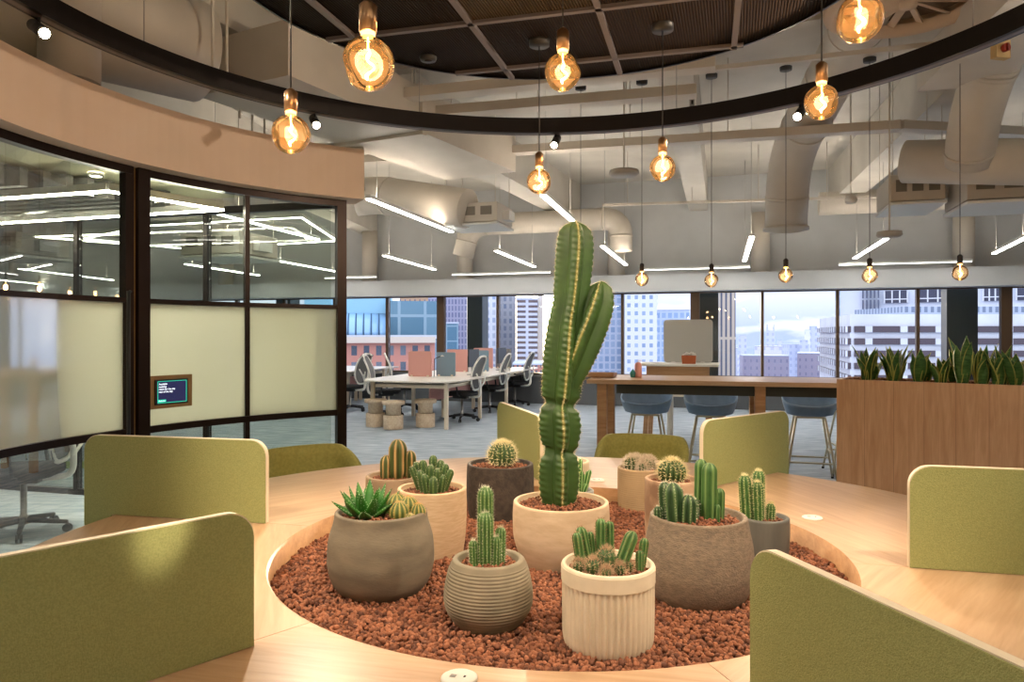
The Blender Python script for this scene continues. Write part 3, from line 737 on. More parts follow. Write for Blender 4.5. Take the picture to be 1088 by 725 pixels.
# P11
t, h = pot('small slate grey pot at the right edge of the bed with hairy columns', 812, 2.55, .805, [(.066,0),(.078,.06),(.085,.5),(.085,1)], pot_slate)
SB = 2.55/F
for (px, y1, r, nr, dy) in [(791,505,6.8,9,.0),(803,512,6.2,9,-.015),(808,500,6.6,9,.02),(819,535,5,10,.0)]:
    mb = MB(); sp = MB(); column(mb, sp, ((px-812)*SB*.85, dy, h-.01), ((px-812)*SB, dy, EYE-(y1-HZ)*(2.55+dy)/F-(GZ-.012)), r*SB, nr, .2, spk=4, spL=.010, spw=.0005, step=.008, top_sp=50, tonew=.25); put(t, [('column_cactus', mb, green_mid, ('spines', sp, sp_y))])
# P12, P13 behind the tall cactus
t, h = pot('plain cream pot standing mostly hidden behind the tall cactus', 601, 3.22, .885, [(.098,0),(.102,.05),(.105,.5),(.105,1)], mat('pot_plain_cream', srgb(220,204,176), .75), fill=.02)
mb = MB(); sp = MB(); globe(mb, sp, (0,0,h+.02), .03, 12, .15, .9, 4, .01, .0006, 8); put(t, [('globe_cactus', mb, green1, ('spines', sp, sp_w))])
t, h = pot('small bluish grey pot with a bushy green cactus behind the tall one', 613, 2.93, .818, [(.058,0),(.064,.05),(.068,.5),(.068,1)], mat('pot_blue_grey', srgb(150,152,150), .6))
for k in range(11):
    a = k*2.4; q = .018*math.sqrt(k/3); mb = MB(); sp = MB()
    column(mb, sp, (.01+q*math.cos(a)*.7, q*math.sin(a)*.7, h-.005), (.014+q*math.cos(a)*1.5, q*math.sin(a)*1.5, h+.14-.016*(k % 4)-.006*k), .010, 5, .35, spk=2, spL=.004, spw=.0004, step=.012, rings=16, tonew=.2); put(t, [('euphorbia_stem', mb, green_br, ('spines', sp, sp_b))])

# pebble bed
def poisson():
    pts = []; cell = .0118; g = {}
    R = RI-.010
    n = int(2*R/cell)
    for i in range(n+1):
        for j in range(n+2):
            x = -R+cell*(i+.5*(j % 2))+rng.uniform(-.0028,.0028); y = -R+cell*.87*j*1.0+rng.uniform(-.0028,.0028)
            if x*x+y*y > R*R: continue
            wx, wy = x+CX, y+CY; bad = False
            for (px_, py_), r in POTS.items():
                if (wx-px_)**2+(wy-py_)**2 < (r-.004)**2: bad = True; break
            if bad: continue
            pts.append((x, y))
    # fill top rows the loop misses
    return pts
def full():
    P = []; cell = .0130; R = RI-.010; j = 0; y = -R
    while y < R:
        x = -R+cell*.5*(j % 2)
        while x < R:
            xx, yy = x+rng.uniform(-.003,.003), y+rng.uniform(-.003,.003)
            if xx*xx+yy*yy < R*R and not any((xx+CX-a)**2+(yy+CY-b)**2 < (r-.002)**2 for (a, b), r in POTS.items()): P.append((xx, yy))
            x += cell
        y += cell*.88; j += 1
    return P
P = np.array(full()); k = len(P)
Zs = rng.uniform(-.005,.006,k)+.005*np.sin(P[:,0]*9)*np.cos(P[:,1]*8)
pts = np.column_stack([P[:,0], P[:,1], Zs]); rad = rng.uniform(.0052,.0084,k)
# heap against the pots
gv = scatter(pts, rad, 'clay_pebbles'); gv.location = (CX, CY, GZ)
tag(gv, 'bed of reddish brown clay pebbles inside the ring desk', 'clay pebbles', kind='stuff')
MB().lathe([(0,.502),(RI-.006,.502),(RI-.006,GZ-.006),(0,GZ-.006)], n=64).build('soil_fill', mat('soil_dark', srgb(74,40,26), .95), tbl)
# ================================================================ overhead
# mesh ceiling raft (disc)
DX, DY, DR, DZ = .15, 2.81, 1.32, 2.90
def ridged(name, c1, c2):
    m, nt, out = newmat(name); N = nt.nodes.new; L = nt.links.new
    p = N('ShaderNodeBsdfPrincipled'); L(p.outputs[0], out.inputs[0]); p.inputs['Roughness'].default_value = .8; p.inputs['Specular IOR Level'].default_value = .1
    tc = N('ShaderNodeTexCoord'); mp = N('ShaderNodeMapping'); mp.inputs['Rotation'].default_value = (0,0,TH); L(tc.outputs['Object'], mp.inputs[0])
    w = N('ShaderNodeTexWave'); w.bands_direction = 'X'; w.inputs['Scale'].default_value = 24; L(mp.outputs[0], w.inputs[0])
    mx = N('ShaderNodeMix'); mx.data_type = 'RGBA'; L(w.outputs[0], mx.inputs[0]); mx.inputs[6].default_value = (*c1,1); mx.inputs[7].default_value = (*c2,1)
    L(mx.outputs[2], p.inputs['Base Color']); b = N('ShaderNodeBump'); b.inputs['Distance'].default_value = .006; L(w.outputs[0], b.inputs['Height']); L(b.outputs[0], p.inputs['Normal'])
    MATS[name] = m; return m
raft = thing('ceiling_raft', 'round dark mesh ceiling raft with a metal grid above the desk', 'ceiling raft', (DX,DY,DZ))
pan = ridged('raft_mesh', srgb(22,14,8), srgb(44,29,16)); pan2 = ridged('raft_mesh_lit', srgb(44,38,32), srgb(84,74,62))
MB().lathe([(0,.012),(DR,.012),(DR,.03),(0,.03)], n=96).build('mesh_panel', pan, raft)
MB().lathe([(DR-.012,0),(DR,0),(DR,.06),(DR-.012,.06)], n=128).build('rim_band', black, raft)
bars = MB(); PH = math.radians(15); ux, uy = math.cos(-PH), math.sin(-PH); vx, vy = math.sin(PH), math.cos(PH)
gridm = mat('grid_bar', srgb(96,92,96), .5)
def gline(o, dirx, diry, nx, ny):
    h = math.sqrt(max(0, (DR-.01)**2-o*o)); c = (nx*o, ny*o)
    bars.bar((c[0]-dirx*h, c[1]-diry*h, .004), (c[0]+dirx*h, c[1]+diry*h, .004), .028, .02)
o1 = (-.27-DX)*ux+(3.10-DY)*uy        # first V-bar offset along u
for k in range(-3, 4): 
    o = o1+.60*k
    if abs(o) < DR-.05: gline(o, vx, vy, ux, uy)
p1 = (-.634-DX)*vx+(3.50-DY)*vy
for k in range(-4, 3):
    o = p1+.60*k
    if abs(o) < DR-.05: gline(o, ux, uy, vx, vy)
bars.build('grid_bars', gridm, raft)
# light on this raft cell, painted in as a lighter mesh colour
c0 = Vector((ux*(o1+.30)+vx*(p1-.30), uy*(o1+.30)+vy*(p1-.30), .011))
MB().box(c0, (.57,.57,.004), -PH).build('lit_mesh_panel', pan2, raft)
for k in range(5):
    a = 2*PI*k/5+.5; MB().tube([(1.1*math.cos(a),1.1*math.sin(a),.03),(1.1*math.cos(a),1.1*math.sin(a),CEIL-DZ)], .004, 6).build('hanging_wire', steel, raft)
p = at(455, 61, 1.45*F/294); t = thing('raft_sensor', 'small dark round sensor under the left part of the mesh raft', 'sensor', (p.x,p.y,DZ-.02))
MB().lathe([(0,0),(.04,.002),(.045,.016),(.045,.022)], n=24).build('sensor_body', blackp, t); MB().lathe([(0,-.003),(.02,-.002),(.022,.002)], n=16).build('sensor_lens', black, t)
# ring track
RX, RY, RR, RZt = .15, 2.85, 2.27, 2.875
ring = thing('ring_track', 'large black ring track hung around the raft carrying spotlights', 'light track', (RX,RY,RZt))
MB().lathe([(RR,0),(RR+.075,0),(RR+.075,.105),(RR,.105),(RR,0)], n=160, smooth=False).build('track_ring', black, ring)
MB().lathe([(RR+.02,-.002),(RR+.055,-.002),(RR+.055,.0),(RR+.02,.0)], n=160).build('track_slot', mat('slot_grey', srgb(110,96,88), .5, .5), ring)
for k in range(8):
    a = 2*PI*k/8+.35; x, y = (RR+.04)*math.cos(a), (RR+.04)*math.sin(a)
    MB().tube([(x,y,.1),(x,y,CEIL-RZt)], .003, 6).build('hanging_wire', steel, ring)
spotface = emis('spot_face', (1,.78,.5), 60)
spdata = None
def track_spot(deg, label, aim, power=90, size=55, blend=.6):
    a = math.radians(deg); x, y = RX+(RR+.04)*math.cos(a), RY+(RR+.04)*math.sin(a); z = RZt-.055
    t = thing('track_spotlight', label, 'spotlight', (x,y,z), 0, 'spotlights on the ring track')
    d = (Vector(aim)-Vector((x,y,z))).normalized()
    MB().tube([(0,0,.055),(0,0,0)], .007, 8).build('stem', blackp, t)
    c = Vector((0,0,0)); MB().tube([c-d*.07, c+d*.07], .028, 20).build('barrel', blackp, t)
    m = MB(); m.tube([c+d*.0702, c+d*.072], .022, 20); m.build('lens', spotface, t)
    l = bpy.data.lights.new('spot_beam', 'SPOT'); l.energy = power*.86; l.spot_size = math.radians(size); l.spot_blend = blend
    l.color = (1,.80,.58); l.shadow_soft_size = .025
    o = bpy.data.objects.new('spot_beam', l); COL.objects.link(o); o.parent = t; o.location = c+d*.09
    o.rotation_euler = d.to_track_quat('-Z','Y').to_euler(); return t
track_spot(170, 'black spotlight at the top left corner of the picture under the ring track', (.6,1.2,.9), 70)
track_spot(128, 'lit spotlight under the ring track beside the second bulb from the left', (.1,1.7,.75), 95)
track_spot(86, 'black spotlight hanging under the ring track left of the centre bulb, tilted down left', (-.5,2.2,.7), 60)
track_spot(45, 'lit spotlight under the ring track beside the bulb at the upper right', (-.1,1.9,.75), 95)
track_spot(5, 'black spotlight added on the right end of the ring track to brighten the fascia', (-2.3,4.9,2.8), 105, 75, 1.)  # unseen spot, aimed across the room to brighten the beige fascia
track_spot(-72, 'narrow black spotlight on the near side of the ring track', (-.735,1.505,1.03), 190, 3.2, .7)  # unseen spot added to throw the light patch on the lower left screen
track_spot(-45, 'black spotlight on the ring track above the lower right desk screen', (.5,2.6,.75), 95)
track_spot(215, 'black spotlight on the ring track over the lower left desk screen', (-.1,2.7,.75), 95)
track_spot(-90, 'black spotlight on the ring track directly above the viewer', (.2,2.6,.8), 80)
# pendant bulbs
amber = glass('amber_bulb_glass', (1.0,.88,.70), rough=.03, refl=1.0, ior=1.3, haze=.018, hazecol=(1,.62,.25))
fil = emis('filament', (1,.60,.22), 26); bulbcap = emis('bulb_base_glow', (1,.5,.12), 3.)
sockm = mat('socket_brass', srgb(176,140,104), .28, .9); sockd = mat('socket_dark', srgb(50,44,42), .4, .5)
def pendant(px, py, Y, zc, label, group, sm=sockm, dia=.125, xc=None, energy=2.2, seed=0):
    p = at(px, py, Y); t = thing('pendant_bulb', label, 'pendant lamp', (p.x,p.y,p.z), 0, group); r = dia/2; rs = random.Random(seed)
    b = MB(); vs = []; fs = []; n, m = 32, 20
    dents = [(Vector((math.cos(a)*math.cos(e), math.sin(a)*math.cos(e), math.sin(e))), rs.uniform(.04,.13)) for a, e in [(rs.uniform(0,6.28), rs.uniform(-.7,.5)) for _ in range(8)]]
    for i in range(m+1):
        ph = PI*i/m*.93
        for k in range(n):
            a = 2*PI*k/n; d = Vector((math.sin(ph)*math.cos(a), math.sin(ph)*math.sin(a), -math.cos(ph)))
            q = r
            for dd, am in dents: q -= r*am*math.exp(-((d-dd).length/.42)**2)
            vs.append(d*q)
    top = r*1.18
    for k in range(n): a = 2*PI*k/n; vs.append((.016*math.cos(a), .016*math.sin(a), top))
    for i in range(m+1):
        for k in range(n): fs.append((i*n+k, i*n+(k+1) % n, (i+1)*n+(k+1) % n, (i+1)*n+k))
    b.add(vs, fs, None, True); b.build('bulb_glass', amber, t)
    f = MB()
    for s in range(3):
        off = 2*PI*s/3; pts = []
        for k in range(25):
            u = k/24; z = r*.55-u*r*1.15; a = u*PI*1.7+off*.15+rs.uniform(0,.1); q = r*.24*math.sin(PI*u)+.0012*s
            pts.append((q*math.cos(a)*(1 if u < .5 else 1)*math.cos(u*PI*1.3)*1.4, .35*q*math.sin(a+off), z))
        f.tube(pts, .0011, 5)
    f.tube([(0,0,r*1.0),(0,0,r*.55)], .0016, 6); f.build('filament', fil, t)
    MB().lathe([(.0165,r*1.02),(.0175,r*1.18),(.0165,r*1.3)], n=20).build('screw_base', bulbcap if dia > .1 else sm, t)
    MB().lathe([(.017,top),(.021,top+.002),(.021,top+.062),(.012,top+.072),(.004,top+.076)], n=24).build('socket', sm, t)
    MB().tube([(0,0,top+.07),(0,0,zc-p.z-.02)], .0028, 6).build('cord', blackp, t)
    MB().lathe([(0,zc-p.z-.03),(.05,zc-p.z-.03),(.052,zc-p.z)], n=28).build('canopy', blackp, t)
    l = bpy.data.lights.new('bulb_glow', 'POINT'); l.energy = energy; l.color = (1,.62,.3); l.shadow_soft_size = .03
    o = bpy.data.objects.new('bulb_glow', l); COL.objects.link(o); o.parent = t
    return t
G1 = 'amber globe pendants under the mesh raft'
for i, (px, py, Y, lab) in enumerate([
    (391,68,1.70,'largest amber globe bulb hanging at the upper left of the raft'),
    (309,143,2.34,'amber globe bulb hanging in front of the pink beige fascia at left'),
    (598,77,2.42,'amber globe bulb hanging high at the top centre'),
    (573,193,3.60,'smallest amber globe bulb hanging just above the tall cactus tip'),
    (704,179,3.42,'amber globe bulb hanging right of the tall cactus below the ring'),
    (873,109,2.62,'amber globe bulb hanging beside the bright spotlight on the right'),
    (913,20,1.95,'amber globe bulb cut by the top edge of the photo')]):
    pendant(px, py, Y, DZ+.012, lab, G1, seed=i, energy=3)
G2 = 'small clear bulb pendants over the bar table'
for i, (px, py, Y, lab) in enumerate([
    (617,300,6.75,'long cord bulb mostly hidden behind the tall cactus over the bar table'),
    (682,297,6.60,'small bulb over the left part of the bar table'),
    (756,298,6.44,'small bulb over the bar table between the second stool and the whiteboard'),
    (835,293,6.26,'small bulb in the middle window bay over the bar table'),
    (924,293,6.06,'small bulb hanging over the left end of the snake plants'),
    (1020,290,5.85,'small bulb hanging over the right part of the snake plants')]):
    pendant(px, py, Y, 3.76, lab, G2, sm=sockd, dia=.125, energy=1.2, seed=20+i)
# suspended strut carrying those canopies
tag(MB().bar(Vector(at(560,300,6.9).xy.to_3d())+Vector((0,0,3.79)), Vector(at(1120,300,5.6).xy.to_3d())+Vector((0,0,3.79)), .04, .04).build('support_strut', ductm), 'thin painted strut above the bar carrying the long pendants', 'strut')
# linear lights along V
linm = emis('linear_led', (1.0,.955,.88), 15); linup = emis('linear_led_up', (1.0,.85,.68), 26); linthin = emis('linear_led_thin', (1.0,.97,.92), 5)
def linear(px0, py0, px1, py1, lab, L=None, z=2.9, group='suspended linear lights', along=None, w=.07):
    if py0 > 245: z = 2.75
    Y0 = (z-EYE)*F/(HZ-py0); Y1 = (z-EYE)*F/(HZ-py1); a = at(px0,py0,Y0); b = at(px1,py1,Y1)
    if L: b = a+(b-a).normalized()*L
    c = (a+b)/2; rz = math.atan2(b.y-a.y, b.x-a.x); Ln = (b-a).length
    t = thing('linear_light', lab, 'linear light', (c.x,c.y,z), rz, group)
    MB().box((0,0,.03), (Ln,w,.04)).build('housing', white, t)
    MB().box((0,0,.004), (Ln-.02,w*.86,.01)).build('diffuser', linm, t)
    MB().box((0,0,.0505), (Ln-.02,w*.45,.001)).build('upper_diffuser', linup, t)
    for s in (-1,1): MB().tube([(s*Ln*.42,0,.05),(s*Ln*.42,0,CEIL-z)], .003, 6).build('hanging_wire', steel, t)
for a in [(391,212,480,247,'linear light right beside the end of the beige fascia'),(408,272,462,287,'linear light above the desk row near the left windows'),
          (527,267,568,284,'linear light left of the tall cactus over the office chairs'),(577,208,608,235,'linear light just behind the tip of the tall cactus'),
          (640,262,665,282,'linear light right of the tall cactus near the windows'),(799,252,791,278,'linear light between two long bulb cords at centre right'),
          (942,254,908,275,'linear light above the snake plants hanging by a spring clip'),(1090,253,1056,270,'linear light cut by the right edge of the photo'),
          (216,224,338,255,'brightest linear light seen through the meeting room glass'),(197,281,275,293,'linear light seen low through the left clear pane'),
          (292,277,358,289,'linear light seen low through the right clear pane'),(20,286,120,298,'linear light seen through the sliding door glass'),
          (-8,297,50,303,'short linear light at the far left behind the meeting room')]:
    linear(*a)
for x, y, l in [(-4.2,1.2,'added linear fill light behind the fascia outside the left edge'),(3.6,3.2,'added linear fill light overhead beyond the right edge'),(5.9,3.9,'added linear fill light over the planter beyond the right edge'),(-2.6,-1.6,'added linear fill light behind the viewer on the left'),(2.8,-1.2,'added linear fill light behind the viewer on the right'),(.2,-2.6,'added linear fill light behind the viewer in the middle')]:  # unseen linear lights, added to fill the room and brighten the ceiling
    d = V*1.3; z = 3.1; a_ = Vector((x,y,z))-d; t = thing('linear_light', l, 'linear light', (x,y,z), math.atan2(V.y,V.x), 'suspended linear lights')
    MB().box((0,0,.045), (2.6,.07,.07)).build('housing', white, t); MB().box((0,0,.004), (2.58,.06,.01)).build('diffuser', linm, t); MB().box((0,0,.083), (2.58,.045,.005)).build('upper_diffuser', linup, t)
    for s in (-1,1): MB().tube([(s*1.1,0,.08),(s*1.1,0,CEIL-z)], .003, 6).build('hanging_wire', steel, t)
for px0, px1, lab in [(480,585,'thin light line on the bulkhead left of the tall cactus'),(680,797,'thin light line on the bulkhead above the whiteboard'),(891,1033,'thin light line on the bulkhead above the snake plants'),(345,400,'thin light line on the bulkhead above the left windows')]:
    s0, s1 = s_px(px0,.75), s_px(px1,.75); c = W((s0+s1)/2,.75,2.66)
    t = thing('wall_light', lab, 'linear light', c, RZ, 'thin light lines along the window bulkhead')
    MB().box((0,0,.02), (s1-s0,.04,.04)).build('housing', white, t); MB().box((0,-.0,-.003), (s1-s0-.02,.035,.006)).build('diffuser', linthin, t)
# ---------------- ducts and services
def duct(path, r, lab, er=None, bands=True, n=28, name='ventilation_duct', m=ductm):
    P = bend_path(path, er or r*1.6); t = thing(name, lab, 'duct', tuple(P[0]))
    MB().tube(P, r, n).build('duct_body', m, t, world=True)
    if bands:
        for i in range(1, len(path)-1):
            for q in (Vector(path[i-1]), Vector(path[i+1])):
                d = (q-Vector(path[i])); 
                if d.length < r*2.2: continue
                d.normalize(); c = Vector(path[i])+d*(er or r*1.6); MB().tube([c-d*.02, c+d*.02], r*1.03, n).build('joint_band', m, t, world=True)
    return t
# perimeter stubs down to the bulkhead
for px, lab in [(393,'round white duct standing on the bulkhead beside the beige fascia end'),(494,'round white duct on the bulkhead over the dark column'),(655,'round white duct on the bulkhead right of the tall cactus'),
                (808,'round white duct on the bulkhead near the middle windows'),(1024,'round white duct on the bulkhead over the snake plants'),(240,'round white duct on the bulkhead behind the meeting room')]:
    c = W(s_px(px,.21), .21); duct([(c.x,c.y,2.59),(c.x,c.y,3.72)], .17, lab, bands=False)
# main white duct along the windows
a = W(s_px(500,1.0),1.0,3.62); b = W(s_px(660,1.0),1.0,3.62)
duct([W(s_px(492,1.0),1.0,3.0), a, b, W(s_px(660,1.0),1.0,3.0)], .21, 'white round duct with two elbows above the window wall left of centre', er=.34)
duct([W(s_px(870,.9),.9,3.72), W(15,.9,3.72)], .2, 'white round duct along the window wall on the right')
duct([at(378,210,10.6), at(402,207,10.6), at(497,222,9.9)], .27, 'short fat duct beside the beige fascia leading to a fan unit', er=.2)
# large diagonal riser
duct([at(930,10,5.6)+Vector((0,0,.2)), at(903,45,7.0), at(838,165,8.6), at(835,243,8.9)], .245, 'large white duct dropping diagonally then straight down at centre right', er=.5)
tag(MB().lathe([(0,0),(.27,0),(.27,.03),(0,.03)], (0,0,0), 28).build('duct_cap', ductm), 'flat round collar closing the large dropping duct', 'duct cap')
bpy.data.objects['duct_cap'].location = at(835,244.5,8.9)
# right ducts
duct([at(962,172,7.4), at(1130,172,6.5)], .215, 'horizontal white duct at the right edge over the fan units', bands=False)
duct([at(1040,-40,5.6), at(1075,20,6.0), at(1034,120,6.6), at(1030,172,6.9)], .21, 'white elbow duct dropping into the horizontal duct at right', er=.4)
# left ducts above the meeting room
duct([(-4.6,3.6,3.45), (-3.35,4.15,3.50), (-2.35,5.4,3.55)], .36, 'huge curved duct behind the ring track above the meeting room', er=.7)
duct([(-2.72,4.45,3.0), (-2.72,4.45,4.2)], .17, 'upright duct sleeve rising above the beige fascia', bands=False)
duct([(-5.5,3.9,3.25),(-2.75,3.55,3.45)], .26, 'dark ended duct at the upper left corner', bands=False, m=mat('duct_grey', srgb(150,146,138), .6))
duct([(-4.6,7.0,3.1),(-1.55,7.6,3.2)], .24, 'lower white duct seen above the fascia at left')
# sheet metal transition box (wide duct)
t = thing('rectangular_duct', 'large rectangular duct box behind the ring at upper left', 'duct', (-2.0,6.3,3.55))
MB().bar((-2.1,5.6,3.58), (-.4,8.8,3.58), 1.0, .42).build('duct_body', ductm, t, world=True)
MB().bar((-1.32,7.07,3.58), (-1.29,7.13,3.58), 1.06, .48).build('flange', ductm, t, world=True)
# cable tray along U
def tray(px0, py0, px1, py1, z, lab, w=.16, h=.09):
    Y0 = (z-EYE)*F/(HZ-py0); Y1 = (z-EYE)*F/(HZ-py1); a = at(px0,py0,Y0); b = at(px1,py1,Y1)
    t = thing('cable_tray', lab, 'cable tray', tuple(a)); MB().bar(a, b, w, h).build('tray', ductm, t, world=True)
    n = int((b-a).length/1.2)
    for k in range(n+1):
        c = a+(b-a)*(k+.4)/(n+1); MB().tube([c, (c.x,c.y,CEIL-.01)], .006, 6).build('threaded_rod', ductm, t, world=True)
tray(360,172,955,134,3.62,'long white trunking crossing under the ceiling behind the ring')
tray(955,134,1100,142,3.62,'white trunking at the right bending away behind the cord')
tray(395,105,760,68,3.66,'upper white rail close under the raft edge')
tray(400,125,740,97,3.64,'second white rail below the upper one')
tray(640,218,1000,207,3.6,'thin conduit in front of the window wall at the back', .04, .04)
tray(120,60,330,92,3.6,'short white rail at the left above the fascia', .1, .08)
tray(100,12,420,170,3.7,'sloping pipe run seen left between ring and raft', .05, .05)
# ladder bracket
p = at(735,80,7.4); 
t = thing('slotted_bracket', 'slotted metal bracket hanging from the upper rail', 'bracket', tuple(p)); MB().box((0,0,-.15), (.05,.03,.5)).build('bracket_body', steel, t)
for k in range(6): MB().box((0,-.017,-.36+.08*k), (.02,.004,.04)).build('slot', blackp, t)
# fan coil units with white trays
def fancoil(px, py, Y, rz, lab, sx=.9, sy=.8, sz=.28):
    p = at(px, py, Y); t = thing('fan_coil_unit', lab, 'air conditioning unit', tuple(p), rz, 'ceiling air conditioning units')
    MB().box((0,0,0), (sx,sy,sz)).build('casing', ductm, t, bevel=.01)
    MB().box((0,0,-sz/2-.03), (sx*1.02,sy*1.1,.03)).build('drip_tray', white, t, bevel=.005)
    for k in range(3): MB().box((-sx*.3+sx*.3*k,-sy/2-.003,.02), (sx*.2,.006,sz*.45)).build('vent_slot', mat('vent_dark', srgb(120,114,104), .7), t)
    for sxx in (-1,1):
        for syy in (-1,1): MB().tube([(sxx*sx*.45,syy*sy*.45,sz/2),(sxx*sx*.45,syy*sy*.45,CEIL-p.z)], .005, 6).build('threaded_rod', ductm, t)
    MB().box((sx/2+.05,0,-.02), (.1,sy*.35,sz*.5)).build('control_box', white, t)
fancoil(508,230,10.2,RZ,'fan unit at the end of the fat duct left of centre',.8,.7,.26)
fancoil(966,206,8.0,RZ,'fan unit with bright white underside on the right above the linear light',.52)
fancoil(1062,203,7.4,RZ,'fan unit with white underside at the right edge under the duct',.8)
fancoil(245,262,9.6,RZ,'fan unit seen through the meeting room glass')
fancoil(20,262,10.0,RZ,'fan unit seen through the sliding door glass at far left')
# swirl diffuser
p = at(965,8,5.4); t = thing('swirl_diffuser', 'big round beige ceiling diffuser with radial blades at upper right', 'air diffuser', (p.x,p.y,p.z))
SR = .58; db = mat('diffuser_beige', srgb(200,176,150), .6)
MB().lathe([(SR*.80,.06),(SR*.82,0),(SR*.92,-.02),(SR,.0),(SR*1.02,.06),(SR*.98,.28),(SR*.9,.3)], n=72).build('rim', db, t)
MB().lathe([(0,.10),(SR*.82,.10)], n=48).build('back_plate', mat('diff_dark', srgb(110,90,72), .7), t)
for k in range(14):
    a = 2*PI*k/14; MB().box((SR*.42*math.cos(a),SR*.42*math.sin(a),.05), (SR*.74,.055,.012), a, Matrix.Rotation(.5,3,'X')).build('blade', db, t)
MB().lathe([(0,-.01),(.06,0),(.06,.08)], n=24).build('hub', db, t)
# plant box with isolator, upper right
t = thing('air_handling_box', 'long painted equipment casing running back at the upper right', 'equipment casing', tuple(at(1060,70,5.2)))
MB().bar(at(1130,20,4.6)+Vector((0,0,.3)), at(1015,112,6.5)+Vector((0,0,.3)), .62, .30).build('casing', ductm, t, world=True)
p = at(1063,53,4.55)
t = thing('isolator_switch', 'small yellowish isolator box with a red knob at upper right', 'switch', (p.x,p.y,p.z), .2)
MB().box((0,0,0), (.105,.05,.115)).build('switch_box', mat('switch_yellow', srgb(196,164,110), .6), t, bevel=.004)
o = MB().tube([(0,-.02,0),(0,-.05,0)], .026, 20).build('knob', mat('knob_red', srgb(150,40,24), .4), t)
MB().box((0,-.054,0), (.012,.012,.045)).build('knob_grip', mat('knob_red2', srgb(120,30,20), .4), o)
# access point and small ceiling devices
for px, py, Y, r, lab in [(663,185,7.6,.16,'flat grey wireless access point hanging on a rod right of centre'),(945,250,7.2,.12,'dark flat disc sensor hanging above the right linear light')]:
    p = at(px,py,Y); t = thing('access_point', lab, 'access point', (p.x,p.y,p.z)); MB().lathe([(0,-.02),(r*.8,-.02),(r,0),(r*.95,.035),(0,.04)], n=32).build('disc_body', mat('ap_grey', srgb(160,156,148), .5), t)
    MB().tube([(0,0,.03),(0,0,CEIL-p.z)], .009, 8).build('rod', ductm, t)
for px, py, Y, lab in [(904,213,8.0,'small round smoke alarm on a long stem at right'),]:
    p = at(px,py,Y); t = thing('smoke_alarm', lab, 'smoke alarm', (p.x,p.y,p.z)); MB().lathe([(0,-.03),(.05,-.03),(.065,0),(.05,.05),(0,.055)], n=24).build('alarm_body', white, t); MB().tube([(0,0,.05),(0,0,CEIL-p.z)], .007, 6).build('stem', ductm, t)
# a few thin drop rods seen against the ceiling at left
for i, (px, Y) in enumerate([(226,5.0),(241,5.2),(255,6.2),(268,6.6),(281,7.0),(296,7.6)]):
    p = at(px,100,Y); tag(MB().tube([(p.x,p.y,3.3),(p.x,p.y,CEIL)], .010, 6).build('drop_rod', ductm), 'thin rod hanging above the fascia in the row left of the lit spotlight', 'rod', 'thin rods above the fascia')
# ================================================================ bar table and stools
bar = thing('bar_table', 'long high oak bar table with dark apron in front of the windows', 'bar table', (.66,6.4,0), -math.radians(14.2))
BL = 2.95
MB().box((BL/2,.38,1.03), (BL,.78,.04)).build('tabletop', tabwood, bar, bevel=.004)
MB().box((BL/2+.08,.09,.965), (BL-.35,.03,.085)).build('apron', mat('apron_dark', srgb(46,50,44), .6), bar)
MB().box((BL/2+.08,.67,.965), (BL-.35,.03,.085)).build('apron', MATS['apron_dark'], bar)
for x in (.13, 1.46, 2.82):
    for y in (.07, .69): MB().box((x,y,.505), (.085,.085,1.008)).build('leg', edgewood, bar, bevel=.004)
def shell(rx, ry, hf, hb, th=.012, n=48, seat=.0, flare=.12):
    """tub seat: floor pan + wall that rises from hf (front) to hb (back, +y)"""
    m = MB(); vs = []; fs = []; L = []
    for q in (.0,.35,.7,.92): L.append(('p', q))
    for q in (.15,.35,.6,.8,1.): L.append(('w', q))
    for kind, q in L:
        for k in range(n):
            a = 2*PI*k/n; back = (.5+.5*math.sin(a))**1.1; h = hf+(hb-hf)*min(1, back*1.25); e = 2.6
            c, s = math.cos(a), math.sin(a); sup = (abs(c)**e+abs(s)**e)**(-1/e)
            if kind == 'p': vs.append((rx*q*c*sup, ry*q*s*sup, seat+.03*(q**3)-.006)); 
            else:
                f = 1-.06*(1-q)**2+flare*q; vs.append((rx*f*c*sup, ry*f*s*sup, seat+.03+h*(q**1.15)))
    for i in range(len(L)-1):
        for k in range(n): fs.append((i*n+k, i*n+(k+1) % n, (i+1)*n+(k+1) % n, (i+1)*n+k))
    m.add(vs, fs, None, True); return m
blue = mat('stool_blue_shell', srgb(128,160,196), .55, col2=srgb(120,152,188), scale=20); creamleg = mat('cream_tube', srgb(206,202,178), .45)
def make_stool(loc, rz, lab):
    t = thing('bar_stool', lab, 'bar stool', loc, rz, 'blue bar stools behind the bar table')
    o = shell(.225,.20,.07,.20,seat=.655).build('seat_shell', blue, t, solid=.016)
    MB().box((0,0,.64), (.26,.24,.02)).build('seat_plate', creamleg, t, bevel=.004)
    for sx in (-1,1):
        for sy in (-1,1):
            l = MB().tube([(sx*.13,sy*.12,.64),(sx*.235,sy*.225,.008)], .011, 8).build('leg', creamleg, t)
            MB().lathe([(0,0),(.014,0),(.014,.02),(0,.02)], (sx*.235,sy*.225,0), 10).build('glide', blackp, l)
    for z, f in ((.21,1.0),(.30,1.0)):
        g = lambda z: .13+(.235-.13)*(.64-z)/.632
        k = g(z); k2 = .12+(.225-.12)*(.64-z)/.632
        for s in (-1,1):
            e_ = [(-k,s*k2,z),(k,s*k2,z)] if z < .25 else [(s*k,-k2,z),(s*k,k2,z)]
            MB().tube(e_, .009, 8).build('footrest', creamleg, t)
    return t
st = make_stool((*xy(687,7.35),0), RZ, 'blue shell bar stool at the left behind the bar table')
dup(st, (*xy(755,7.2),0), RZ, 'blue shell bar stool in the middle half hidden by the green screen')
dup(st, (*xy(860,7.12),0), RZ, 'blue shell bar stool on the right with full legs showing')
